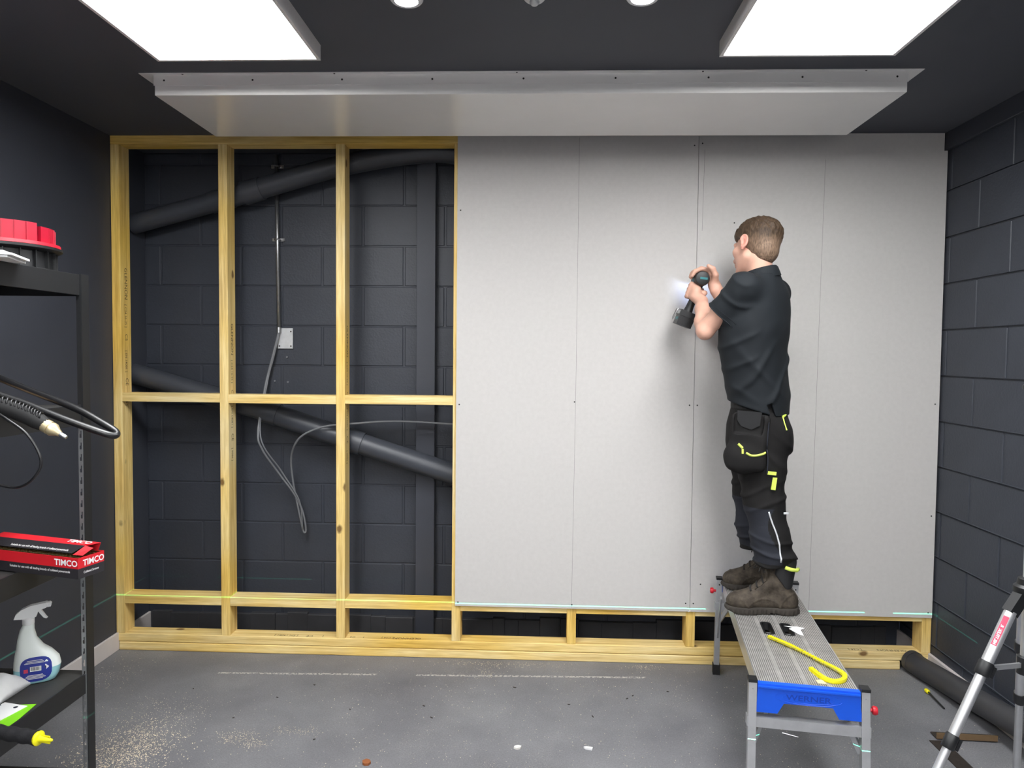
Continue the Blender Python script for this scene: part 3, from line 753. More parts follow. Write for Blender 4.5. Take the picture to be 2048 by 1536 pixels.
def shelf_items():
    # ---- round parts organiser on the top shelf
    z = SZ[0]; cx, cy = -1.735, 2.25; RR = .158
    e = empty('parts_organiser', (cx, cy, z), 'round black organiser with red compartment trays on the top shelf', 'organiser')
    MB().lathe([(RR-.012, .0), (RR-.012, .008), (RR-.022, .010), (RR-.024, .062), (RR-.004, .066), (RR+.003, .070), (RR+.003, .078), (RR-.01, .078)], (cx, cy, z+.0005), n=40).build('base_drum', 'black_plastic', e, smooth=True, auto=30)
    for k in range(20):
        ribs = MB()
        a = 2*math.pi*k/20; d = Vector((math.cos(a), math.sin(a), 0)); t = Vector((-d.y, d.x, 0))
        ribs.obox(Vector((cx, cy, z+.036))+d*(RR-.018), d, t, (0, 0, 1), .006, .0015, .028)
        ribs.build('drum_rib', 'black_plastic', e)
    MB().lathe([(RR-.004, .078), (RR-.001, .080), (RR-.003, .090), (RR-.014, .092)], (cx, cy, z), n=40).build('tray_rim', 'red_plastic', e, smooth=True, auto=40)
    for a0, a1, r0, r1, m, h in ((-8, 84, .05, .138, 'red_tray', .142), (92, 170, .05, .138, 'red_tray', .142), (-96, -14, .05, .138, 'red_tray', .150), (178, 258, .05, .138, 'red_tray', .142)):
        t = MB(); nseg = 6
        P = []
        ang = [R(a0+(a1-a0)*k/nseg) for k in range(nseg+1)]
        ring = [(cx+r1*math.cos(a), cy+r1*math.sin(a)) for a in ang]+[(cx+r0*math.cos(a), cy+r0*math.sin(a)) for a in ang[::-1]]
        k = len(ring); ins = []
        gx, gy = sum(p[0] for p in ring)/k, sum(p[1] for p in ring)/k
        ins = [(gx+(p[0]-gx)*.95, gy+(p[1]-gy)*.95) for p in ring]
        V = [(x, y, z+.091) for x, y in ring]+[(x, y, z+h) for x, y in ring]+[(x, y, z+h) for x, y in ins]+[(x, y, z+.096) for x, y in ins]
        F = []
        for i in range(k):
            j = (i+1) % k
            F += [(i, j, k+j, k+i), (k+i, k+j, 2*k+j, 2*k+i), (2*k+i, 2*k+j, 3*k+j, 3*k+i)]
        F += [tuple(range(k))[::-1], tuple(range(3*k, 4*k))]
        t.add(V, F); tray = t.build('bin', m, e)
        rb = MB()
        for a in ang[1:-1:1]:
            d = Vector((math.cos(a), math.sin(a), 0))
            rb.obox(Vector((cx, cy, z+.091+(h-.091)/2))+d*(r1+.0005), d, (-d.y, d.x, 0), (0, 0, 1), .0025, .0014, (h-.093)/2)
        rb.build('bin_ribs', m, tray)
    # ---- white booklets
    u = Vector((.93, .36, 0)); v = Vector((-.36, .93, 0))
    for i, (h0, h1, dx) in enumerate(((.001, .007, .0), (.008, .014, .012), (.015, .021, -.012))):
        c = Vector((-1.625+dx, 1.975, z+.004+(h0+h1)/2))
        o = MB().obox(c, u, v, (0, 0, 1), .115, .08, (h1-h0)/2).build('booklet', 'paper', None)
        tag(o, ['white booklet at the bottom of the pile on the top shelf', 'white booklet in the middle of the pile on the top shelf', 'white booklet uppermost in the pile on the top shelf'][i], 'booklet', 'booklets piled on the top shelf')
    # ---- welding torch on the second shelf
    z = SZ[1]
    e = empty('welding_torch', (-1.6, 2.0, z), 'black torch with spring-wound grip and brass nozzle hanging over the second shelf', 'torch')
    MB().tube(spline([(-1.86, 2.16, z+.16), (-1.70, 2.13, z+.115), (-1.55, 2.11, z+.065), (-1.40, 2.09, z+.015), (-1.31, 2.08, z-.028), (-1.268, 2.075, z-.052), (-1.262, 2.06, z-.062), (-1.29, 2.045, z-.052), (-1.40, 2.03, z-.01), (-1.54, 2.02, z+.045), (-1.66, 2.0, z+.08), (-1.80, 1.98, z+.088), (-1.88, 1.97, z+.07)], 8), .0105, 12).build('hose', 'hose_rubber', e, smooth=True)
    MB().tube([p for p in spline([(-1.70, 1.90, z+.062), (-1.60, 1.91, z+.05), (-1.50, 1.92, z+.032), (-1.43, 1.925, z+.008), (-1.375, 1.93, z-.022)], 6)], [.024]*22+[.022, .02, .018], 14).build('torch_grip', 'black_rubber', e, smooth=True)
    # coil spring over the grip
    base = spline([(-1.70, 1.895, z+.083), (-1.60, 1.905, z+.072), (-1.50, 1.915, z+.052), (-1.43, 1.92, z+.028), (-1.385, 1.925, z+.004)], 40)
    sp_ = []
    for i, p in enumerate(base):
        a = i*2*math.pi/6.5
        sp_.append(p+Vector((0, .012*math.cos(a), .012*math.sin(a))))
    MB().tube(sp_, .0028, 6).build('coil_spring', 'hose_rubber', e, smooth=True)
    ax = Vector((.78, .02, -.45)).normalized()
    MB().lathe([(.017, 0), (.019, .002), (.019, .018), (.0165, .019), (.0165, .021), (.019, .022), (.019, .03), (.010, .045), (.008, .052)], (-1.383, 1.929, z-.018), ax, 18).build('nozzle', 'brass', e, smooth=True, auto=35)
    MB().lathe([(.0065, .05), (.0065, .068), (.005, .072)], (-1.383, 1.929, z-.018), ax, 12).build('contact_tip', 'steel', e, smooth=True, auto=35)
    MB().tube(spline([(-1.83, 1.95, z+.22), (-1.74, 1.94, z+.15), (-1.66, 1.93, z+.10), (-1.60, 1.925, z+.085)], 8), .0055, 8).build('control_lead', 'hose_rubber', e, smooth=True)
    MB().tube(spline([(-1.52, 1.90, z+.03), (-1.46, 1.89, z-.0), (-1.40, 1.89, z-.045), (-1.365, 1.89, z-.115), (-1.39, 1.89, z-.165), (-1.44, 1.90, z-.19), (-1.49, 1.90, z-.185), (-1.54, 1.90, z-.165), (-1.60, 1.89, z-.12)], 8), .0038, 8).build('control_lead', 'hose_rubber', e, smooth=True)
    # leather glove / pouch
    mb = MB(); ru = random.Random(2); rows = 7; cols = 12; V = []
    for i in range(rows):
        for j in range(cols):
            s, t = i/(rows-1), j/(cols-1)
            x = -1.86+.31*t; y = 1.99+.14*s+.02*math.sin(5*t)
            hgt = .055*math.sin(math.pi*s)**.6*(1-t**4)*(.75+.25*math.sin(11*t+3*s))
            V.append((x, y, z+.003+max(0, hgt)+.004*math.sin(17*t+5*s)*math.sin(math.pi*s)))
    n = len(V); V += [(x, y, z+.0015) for x, y, _ in V]
    F = []
    for i in range(rows-1):
        for j in range(cols-1):
            a = i*cols+j; F += [(a, a+1, a+cols+1, a+cols), (n+a, n+a+cols, n+a+cols+1, n+a+1)]
    for j in range(cols-1): F += [(j, n+j, n+j+1, j+1), ((rows-1)*cols+j, (rows-1)*cols+j+1, n+(rows-1)*cols+j+1, n+(rows-1)*cols+j)]
    for i in range(rows-1): F += [(i*cols, (i+1)*cols, n+(i+1)*cols, n+i*cols), (i*cols+cols-1, n+i*cols+cols-1, n+(i+1)*cols+cols-1, (i+1)*cols+cols-1)]
    o = mb.add(V, F).build('leather_glove', 'brown_leather', None, smooth=True); tag(o, 'crumpled tan leather glove lying under the torch grip', 'glove')
    # ---- carton of screws
    z = SZ[2]+.0045
    Lg, Wd, H = .40, .092, .062
    c0 = Vector((-1.345, 2.008, z)); uL = Vector((-.97, .243, 0)).normalized(); uW = Vector((.243, .97, 0)).normalized(); up = Vector((0, 0, 1))
    e = empty('screw_carton', c0, 'open red and black carton of collated screws jutting off the shelf', 'box')
    def q(l, w_, h): return c0+uL*l+uW*w_+up*h
    body = MB(); t = .0015
    for (a, b, w0, w1) in ((0, Lg, 0, t), (0, Lg, Wd-t, Wd), (0, t, t, Wd-t), (Lg-t, Lg, t, Wd-t)):
        for h0, h1, mi in ((0, .03, 1), (.03, H, 0)):
            body.cur = mi
            P = [q(a, w0, h0), q(b, w0, h0), q(b, w1, h0), q(a, w1, h0), q(a, w0, h1), q(b, w0, h1), q(b, w1, h1), q(a, w1, h1)]
            body.add(P, [(0, 3, 2, 1), (4, 5, 6, 7), (0, 1, 5, 4), (1, 2, 6, 5), (2, 3, 7, 6), (3, 0, 4, 7)])
    body.cur = 1; body.add([q(0, 0, .0008), q(Lg, 0, .0008), q(Lg, Wd, .0008), q(0, Wd, .0008)], [(0, 1, 2, 3)])
    body.build('carton_tray', ['carton_red', 'carton_black'], e)
    MB().add([q(.002, .002, .044), q(Lg-.002, .002, .044), q(Lg-.002, Wd-.002, .044), q(.002, Wd-.002, .044)], [(0, 1, 2, 3)]).build('inner_card', 'carton_inside', e)
    sc = MB()
    rs = random.Random(3)
    for r_ in range(5):
        for k in range(70):
            l = .012+k*.0054; w_ = .012+r_*.018+rs.uniform(-.002, .002)
            sc.tube([q(l, w_, .046), q(l, w_+.004, .058), q(l, w_+.004, .060)], [.0012, .0016, .0034], 5)
    s = sc.build('packed_screws', 'screw_brown', e); s['kind'] = 'stuff'
    lid = MB()
    # folded-back lid: red top panel then black skirt leaning toward the front
    lid.cur = 0
    def quad(a, b, c, d, mi):
        n = (b-a).cross(d-a).normalized()*.001
        lid.cur = mi
        lid.add([a, b, c, d, a+n, b+n, c+n, d+n], [(0, 1, 2, 3), (4, 7, 6, 5), (0, 4, 5, 1), (1, 5, 6, 2), (2, 6, 7, 3), (3, 7, 4, 0)])
    quad(q(.03, .052, .084), q(Lg, .052, .084), q(Lg, .090, .088), q(.01, .090, .086), 0)
    quad(q(.03, .052, .084), q(Lg, .052, .084), q(Lg, .030, .064), q(.055, .030, .064), 1)
    quad(q(.02, .090, .062), q(Lg, .090, .062), q(Lg, .090, .088), q(.01, .090, .086), 0)
    quad(q(.003, .056, .078), q(.028, .052, .084), q(.034, .014, .066), q(.006, .022, .064), 0)
    lid.build('carton_lid', ['carton_red', 'carton_black'], e)
    sk_v = (q(0, .052, .084)-q(0, .030, .064)).normalized()
    text_mesh('lettering', 'TIMCO', q(.088, -.0006, .037), -uL, up, .025, 'print_white', e, bold=.025, squash=1.1)
    text_mesh('lettering', 'Suitable for use with all leading brands of collated powertools', q(.262, -.0006, .016), -uL, up, .0098, 'print_white', e, bold=.012, squash=.95)
    text_mesh('lettering', 'TIMCO', q(-.0006, .016, .036), uW, up, .025, 'print_white', e, bold=.025, squash=.95)
    text_mesh('lettering', 'Collated Screws', q(-.0006, .018, .013), uW, up, .0095, 'print_white', e, bold=.012, squash=.85)
    text_mesh('lettering', 'Suitable for use with all leading brands of collated powertools', q(.30, .034, .0675), -uL, sk_v, .0095, 'print_white', e, bold=.012, squash=.95, depth=.002)
    tp_v = (q(0, .090, .088)-q(0, .052, .084)).normalized()
    text_mesh('lettering', 'TIMCO', q(.115, .062, .0855), -uL, tp_v, .026, 'print_white', e, bold=.02, squash=1.1, depth=.0022)
    # ---- trigger spray bottle
    z = SZ[3]
    bx, by = -1.712, 2.325
    e = empty('spray_bottle', (bx, by, z), 'white trigger spray bottle with blue fluid and a round blue label', 'spray bottle')
    ua = Vector((.88, .47, 0)).normalized(); va = Vector((-.47, .88, 0)).normalized()
    def loft(secs, n=28):
        m = MB(); P = []
        for h, c, a, b in secs:
            for k in range(n):
                t = 2*math.pi*k/n; ce, se = math.cos(t), math.sin(t)
                ex = .75
                P.append(Vector((bx, by, z+h))+ua*(c+a*math.copysign(abs(ce)**ex, ce))+va*(b*math.copysign(abs(se)**ex, se)))
        F = []
        for i in range(len(secs)-1): F += [(i*n+k, i*n+(k+1) % n, (i+1)*n+(k+1) % n, (i+1)*n+k) for k in range(n)]
        F += [tuple(range(n))[::-1], tuple((len(secs)-1)*n+k for k in range(n))]
        return m.add(P, F)
    prof = [(0, .0, .052, .028), (.004, .0, .060, .034), (.02, .003, .066, .037), (.05, .006, .069, .038), (.075, .004, .066, .037), (.10, -.004, .054, .034), (.12, -.014, .040, .028), (.15, -.022, .028, .022), (.18, -.022, .021, .019), (.196, -.018, .017, .017), (.202, -.018, .015, .015)]
    lo_ = [p for p in prof if p[0] <= .05]; hi_ = [p for p in prof if p[0] >= .05]
    loft(lo_).build('bottle_fluid_level', 'bottle_fluid', e, smooth=True, auto=60)
    loft(hi_).build('bottle_body', 'bottle_plastic', e, smooth=True, auto=60)
    MB().lathe([(.017, .198), (.018, .2), (.018, .218), (.014, .222)], Vector((bx, by, z))+ua*(-.018), n=20).build('collar', 'white_plastic', e, smooth=True, auto=40)
    hd = [(-.058, .222), (-.052, .238), (-.036, .252), (-.012, .262), (.020, .266), (.036, .268), (.040, .256), (.034, .250), (.020, .246), (.010, .238), (.006, .224), (-.004, .220), (-.036, .220)]
    MB().prism(hd, Vector((bx, by, z))+va*(-.012), ua, up, va, .024).build('spray_head', 'white_plastic', e)
    tr = [(.018, .248), (.024, .236), (.034, .218), (.038, .214), (.034, .212), (.026, .216), (.014, .234), (.010, .248)]
    MB().prism(tr, Vector((bx, by, z))+va*(-.006), ua, up, va, .012).build('trigger', 'white_plastic', e)
    MB().prism([(.034, .251), (.048, .252), (.050, .262), (.046, .267), (.036, .267)], Vector((bx, by, z))+va*(-.009), ua, up, va, .018).build('nozzle', 'white_plastic', e)
    # label wraps the near face
    lab = MB(); nl = 24; P = []
    for r_ in (0., .5, 1.):
        for k in range(nl):
            t = 2*math.pi*k/nl; ce, se = math.cos(t), math.sin(t)
            lu, lh = .006+r_*.046*math.copysign(abs(ce)**.7, ce), .052+r_*.042*math.copysign(abs(se)**.7, se)
            h = max(.012, min(.1, lh)); i = max(j for j in range(len(prof)-1) if prof[j][0] <= h); f_ = (h-prof[i][0])/(prof[i+1][0]-prof[i][0])
            cc, aa, bb = [prof[i][m_]+(prof[i+1][m_]-prof[i][m_])*f_ for m_ in (1, 2, 3)]
            s_ = max(-.97, min(.97, (lu-cc)/aa)); dep = bb*(1-abs(s_)**(2/.75))**(.75/2)
            P.append(Vector((bx, by, z+lh))+ua*lu-va*(dep+.0012))
    F = []
    for i in range(2): F += [(i*nl+k, i*nl+(k+1) % nl, (i+1)*nl+(k+1) % nl, (i+1)*nl+k) for k in range(nl)]
    lb = lab.add(P, F).build('label', 'print_blue', e, smooth=True)
    fo = Vector((bx, by, z))-va*.0405
    pr = MB()
    for k, hh in enumerate((.084, .079, .075, .034, .030, .026, .022)):
        w0 = -.026 if k < 3 else -.030
        pr.obox(fo+ua*(.004)+up*hh, ua, up, va, .022+.004*(k % 3), .0008, .0002)
    pr.build('fine_print', 'paper', lb)
    bc = MB().obox(fo+ua*.006+up*.055, ua, up, va, .016, .008, .0002).build('barcode_field', 'print_white', lb)
    bars = MB(); rb = random.Random(5); xx = -.013
    while xx < .013:
        w_ = rb.choice((.0006, .001, .0014)); bars.obox(fo-va*.0004+ua*(.006+xx)+up*.056, ua, up, va, w_/2, .006, .0002); xx += w_+rb.choice((.0007, .0012))
    bars.build('barcode', 'print_dark', lb)
    dm = Vector((1, 0, 0))
    MB().obox(fo+ua*.034+up*.056+va*.004, ua+up, up-ua, va, .007, .007, .0003).build('hazard_mark', 'print_white', lb)
    MB().obox(fo+ua*.034+up*.056+va*.0034, ua, up, va, .002, .0035, .0003).build('hazard_flame', 'print_dark', lb)
    MB().obox(fo-ua*.022+up*.05+va*.001, ua, up, va, .006, .006, .0003).build('pictogram', 'print_red', lb)
    # ---- paper sack
    mb = MB(); V = []; rows, cols = 12, 14
    for i in range(rows):
        for j in range(cols):
            s, t = i/(rows-1), j/(cols-1)
            x = -1.905+.20*t-.03*s*(1-t); y = 2.12+.16*s+.02*t
            hh = .008+.055*math.sin(math.pi*min(1, s*1.02))**.8*(1-t**6)**.5*(.8+.2*math.cos(6*t+2*s))+.014*t*math.sin(math.pi*s)
            V.append((x, y, z+.002+hh+.0025*math.sin(23*s+9*t)))
    n = len(V); V += [(x, y, z+.0015) for x, y, _ in V]; F = []
    for i in range(rows-1):
        for j in range(cols-1):
            a = i*cols+j; F += [(a, a+1, a+cols+1, a+cols), (n+a, n+a+cols, n+a+cols+1, n+a+1)]
    for j in range(cols-1): F += [(j, n+j, n+j+1, j+1), ((rows-1)*cols+j, (rows-1)*cols+j+1, n+(rows-1)*cols+j+1, n+(rows-1)*cols+j)]
    for i in range(rows-1): F += [(i*cols, (i+1)*cols, n+(i+1)*cols, n+i*cols), (i*cols+cols-1, n+i*cols+cols-1, n+(i+1)*cols+cols-1, (i+1)*cols+cols-1)]
    o = mb.add(V, F).build('paper_bag', 'paper', None, smooth=True); tag(o, 'creased white paper bag lying beside the spray bottle', 'bag')
    # ---- leaflets and card
    def card(name, c, ang, w_, d, m, label, t=.0016, dz=0.):
        u = Vector((math.cos(R(ang)), math.sin(R(ang)), 0)); v = Vector((-u.y, u.x, 0))
        o = MB().obox(Vector(c)+up*(t/2+dz), u, v, up, w_/2, d/2, t/2).build(name, m, None); tag(o, label, name.split('_')[-1])
        return o, u, v
    card('plastic_card', (-1.625, 2.06, z+.001), 8, .095, .19, 'green_card', 'bright green card lying under the white leaflets', dz=.0)
    o, u, v = card('printed_leaflet', (-1.672, 2.055, z+.001), -12, .09, .20, 'print_white', 'white leaflet with a small dark emblem by the shelf edge', dz=.002)
    MB().lathe([(.0065, 0), (.0065, .0004)], Vector((-1.672, 2.055, z+.005))+u*.018+v*.083, n=14).build('emblem', 'print_dark', o)
    for k in range(4):
        MB().obox(Vector((-1.672, 2.055, z+.0048))+u*(-.005)+v*(.03-.022*k), u, v, up, .022, .0009, .0002).build('text_line', 'print_dark', o)
    o, u, v = card('photo_leaflet', (-1.755, 2.065, z+.001), -14, .085, .18, 'leaflet_photo', 'dark photographic leaflet beside the white one', dz=.004)
    card('folded_leaflet', (-1.82, 2.075, z+.001), -8, .10, .19, 'print_white', 'plain white folded leaflet nearest the paper bag', dz=.006)
    # ---- foam gripped lance
    e = empty('foam_lance', (-1.5, 1.97, z), 'black foam gripped lance with yellow tip poking off the shelf', 'lance')
    a = Vector((-1.92, 2.02, z+.0265)); b = Vector((-1.415, 1.925, z+.0265)); d = (b-a).normalized()
    prof = []
    L_ = (b-a).length; k = 0
    while k*.008 < L_:
        prof.append((.0195+.0016*math.sin(k*1.1), k*.008)); k += 1
    MB().lathe(prof, a, d, 18).build('foam_grip', 'foam_grip', e, smooth=True, auto=60)
    MB().lathe([(.014, L_-.01), (.0195, L_), (.0205, L_+.004), (.018, L_+.007), (.011, L_+.010), (.0095, L_+.014), (.004, L_+.048), (.0028, L_+.05)], a, d, 16).build('tip', 'yellow_plastic', e, smooth=True, auto=35)
    tip = b+d*.03
    MB().obox(b+d*.022, d, up, d.cross(up), .02, .011, .0014).build('tip_fin', 'yellow_plastic', e)
shelf_items()

# ------------------------------------------------------------------ tripod
def tripod():
    hx, hy = 1.222, 1.79
    e = empty('tripod', (hx, hy, 0), 'aluminium tripod with black joints and red label by the right wall', 'tripod')
    MB().tube([(hx, hy, .80), (hx, hy, 1.50)], .0135, 16).build('centre_column', 'aluminium', e, smooth=True, auto=50)
    MB().lathe([(.0145, .985), (.03, .99), (.033, 1.0), (.033, 1.012), (.026, 1.018), (.024, 1.032), (.0145, 1.036)], (hx, hy, 0), n=20).build('shoulder', 'black_plastic', e, smooth=True, auto=35)
    MB().lathe([(.0145, .79), (.02, .792), (.02, .835), (.0145, .838)], (hx, hy, 0), n=16).build('lower_hub', 'black_plastic', e, smooth=True, auto=35)
    MB().lathe([(.016, 1.5), (.03, 1.502), (.03, 1.512), (.02, 1.52)], (hx, hy, 0), n=16).build('mount_plate', 'black_plastic', e, smooth=True, auto=35)
    legs = [((1.182, 1.775, .985), (.665, 1.62, .015)), ((1.232, 1.82, .985), (1.505, 2.23, .015)), ((1.26, 1.775, .985), (1.72, 1.48, .015))]
    for i, (a, b) in enumerate(legs):
        a, b = Vector(a), Vector(b); d = (b-a).normalized(); L = (b-a).length
        def at(t): return a+(b-a)*t
        MB().beam(Vector((hx, hy, 1.0))*.35+a*.65, at(.035), .024, .03, up=(0, 0, 1)).build('leg_joint', 'black_plastic', e)
        lg = MB().tube([at(.03), at(.17)], .0138, 16).build('leg', 'aluminium', e, smooth=True, auto=50)
        MB().tube([at(.165), at(.345)], .0118, 16).build('leg_section', 'aluminium', lg, smooth=True, auto=50)
        MB().tube([at(.34), at(.97)], .0100, 16).build('leg_section', 'aluminium', lg, smooth=True, auto=50)
        for t, r_ in ((.165, .0175), (.34, .0155)):
            cl = MB().tube([at(t-.012), at(t-.009), at(t+.018), at(t+.021)], [r_*.9, r_, r_, r_*.9], 14).build('leg_clamp', 'black_plastic', lg, smooth=True, auto=40)
            side = d.cross(Vector((0, 1, 0))).normalized()
            MB().obox(at(t+.004)+side*(r_+.003), side, d, side.cross(d), .004, .014, .007).build('clamp_lever', 'black_plastic', cl)
        MB().tube([at(.965), at(.985), b-Vector((0, 0, .0149))], [.0125, .014, .013], 12).build('rubber_foot', 'black_rubber', lg)
        MB().beam(at(.17), Vector((hx, hy, .815)), .006, .012).build('leg_brace', 'aluminium', e)
        if i == 0:
            # red label with pale worn lettering
            nrm = (Vector((-.75, -.66, .0)) - d*Vector((-.75, -.66, 0)).dot(d)).normalized(); w_ = d.cross(nrm)
            lab = MB(); P = []
            for k in range(7):
                an = R(-26+52*k/6); q_ = nrm*math.cos(an)+w_*math.sin(an)
                P += [at(.045)+q_*.0141, at(.115)+q_*.0141]
            lab.add(P, [(2*k, 2*k+1, 2*k+3, 2*k+2) for k in range(6)])
            lb = lab.build('label', 'print_red', lg)
            text_mesh('label_print', 'MILTFLEX  R', at(.113)+nrm*.0146+w_*.0032, -d, -w_, .0095, 'print_white', lb, bold=.02, squash=1.0)
tripod()

# ------------------------------------------------------------------ things on the floor
def floor_things():
    e = empty('duct_pipe', (1.9, 3.2, 0), 'thick dark grey pipe lying on the floor along the right wall', 'pipe')
    pth = spline([(1.890, 3.590, .053), (1.900, 3.50, .053), (1.918, 3.40, .056), (1.925, 3.15, .082), (1.925, 2.90, .115), (1.925, 2.60, .15), (1.925, 2.3, .185)], 6)
    MB().tube(pth, .052, 28).build('pipe_run', 'dark_duct', e, smooth=True, auto=50)
    MB().tube([Vector((1.889, 3.592, .0545)), Vector((1.893, 3.565, .0545))], .0540, 28).build('pipe_collar', 'dark_duct', e, smooth=True, auto=50)
    e = empty('marker_rod', (1.86, 3.33, 0), 'thin black rod with a yellow cap lying by the grey pipe', 'rod')
    MB().tube([(1.842, 3.342, .012), (1.835, 3.20, .006)], .0035, 8).build('rod', 'black_plastic', e)
    MB().lathe([(.006, 0), (.0095, .003), (.0095, .018), (.006, .024)], (1.842, 3.342, .012), (-.08, 1, .06), 12).build('yellow_cap', 'yellow_plastic', e, smooth=True, auto=40)
    for i, (a, b, w_, lab) in enumerate((((1.655, 2.93), (1.655, 2.55), .062, 'flat dark steel strip on the floor pointing at the camera'), ((1.66, 2.965), (1.90, 2.955), .05, 'short dark steel angle lying across the end of the flat strip'))):
        a, b = Vector((*a, .002)), Vector((*b, .002)); z0 = 0 if i == 0 else .0045
        s = MB().beam(a+Vector((0, 0, z0)), b+Vector((0, 0, z0)), w_, .004).build('steel_plate', 'dirty_steel', None)
        tag(s, lab, 'steel strip')
        d = (b-a).normalized(); n = Vector((-d.y, d.x, 0))
        if i == 1:
            MB().beam(a+n*(-w_/2)+Vector((0, 0, z0+.012)), b+n*(-w_/2)+Vector((0, 0, z0+.012)), .004, .024).build('upstand', 'rust_edge', s)
    # sawdust drift and scattered crumbs
    rnd = random.Random(11); g = np.random.default_rng(5)
    mb = MB()
    def flake(x, y, s):
        a = rnd.uniform(0, 6.3); c, d = math.cos(a)*s, math.sin(a)*s; t = rnd.uniform(.3, .8)
        mb.add([(x-c, y-d, .0006), (x+d*t, y-c*t, .0012), (x+c, y+d, .0006), (x-d*t, y+c*t, .002+s*.4)], [(0, 1, 2), (0, 2, 3)])
    for _ in range(2600):
        x, y = g.normal(-1.62, .10), g.normal(2.66, .13)
        if x > XL+.05: flake(x, y, rnd.uniform(.0012, .0034))
    for cx, cy, sx, sy, nn in ((-1.22, 2.80, .05, .03, 260), (-1.12, 2.75, .03, .02, 120), (-1.65, 3.0, .12, .08, 300), (-2.05, 3.3, .08, .12, 200), (-1.0, 2.86, .07, .02, 150), (-.2, 3.55, .16, .02, 260), (-.25, 3.45, .04, .05, 120), (.55, 3.56, .05, .02, 120), (.0, 2.9, .9, .3, 900), (.3, 3.3, .9, .15, 400), (-.3, 2.6, 1.0, .2, 500), (1.2, 2.7, .3, .2, 220)):
        for _ in range(nn):
            x, y = g.normal(cx, sx), g.normal(cy, sy)
            if XL+.05 < x < XR-.05 and y < YF-.02: flake(x, y, rnd.uniform(.0009, .0024))
    o = mb.build('sawdust', 'sawdust_mat', None, (0, 0, 0)); tag(o, 'pale sawdust drifted and scattered over the grey floor', 'sawdust', None, 'stuff')
    def scrap(name, x, y, poly, m, label, cat, h=.002, tilt=.0):
        o = MB().prism(poly, (x, y, .0008), (1, 0, tilt), (0, 1, tilt*.5), (0, 0, 1), h).build(name, m, None); tag(o, label, cat)
    scrap('plaster_crumb', -.085, 2.775, [(0, 0), (.012, -.006), (.026, .0), (.03, .012), (.018, .016), (.004, .012)], 'plaster_core', 'small crumpled pale scrap on the floor, nearer the shelving', 'scrap', .008)
    scrap('plastic_plug', .195, 2.79, [(0, .006), (.006, -.002), (.032, -.01), (.036, .004), (.012, .01)], 'white_plastic', 'small white plastic plug on the bare floor', 'plug', .007)
    scrap('dried_leaf', -.66, 2.635, [(0, 0), (.01, -.008), (.024, -.006), (.03, .008), (.022, .022), (.008, .026), (-.004, .014)], 'dried_leaf', 'small curled brown leaf on the floor', 'leaf', .009)
    o = MB().tube([(1.035, 2.955, .003), (1.09, 2.925, .003)], [.0024, .0018], 6).build('loose_screw', 'steel', None); tag(o, 'thin bright screw lying under the work platform', 'screw')
    k = 0
    mb = MB()
    for x, y in ((-1.18, 3.14), (-1.05, 3.27), (-1.3, 2.95), (-.82, 3.05), (-.5, 3.1), (.15, 3.15), (.42, 3.22), (.45, 3.25), (-.45, 3.0), (-.1, 3.3), (-1.6, 3.2), (-.9, 2.8), (.62, 3.3), (.25, 3.05)):
        a = rnd.uniform(0, 3); s = rnd.uniform(.004, .009); c, d = math.cos(a), math.sin(a)
        mb.prism([(-s, -.002), (s, -.001), (s*.8, .002), (-s*.6, .0025)], (x, y, .0006), (c, d, 0), (-d, c, 0), (0, 0, 1), .0025)
    o = mb.build('dark_crumbs', 'dirty_steel', None, (0, 0, 0)); tag(o, 'dark crumbs and grit scattered over the floor', 'grit', None, 'stuff')
floor_things()

# ------------------------------------------------------------------ soft bodies from blended distance fields
def nrm(v):
    v = np.asarray(v, float); return v/np.linalg.norm(v)

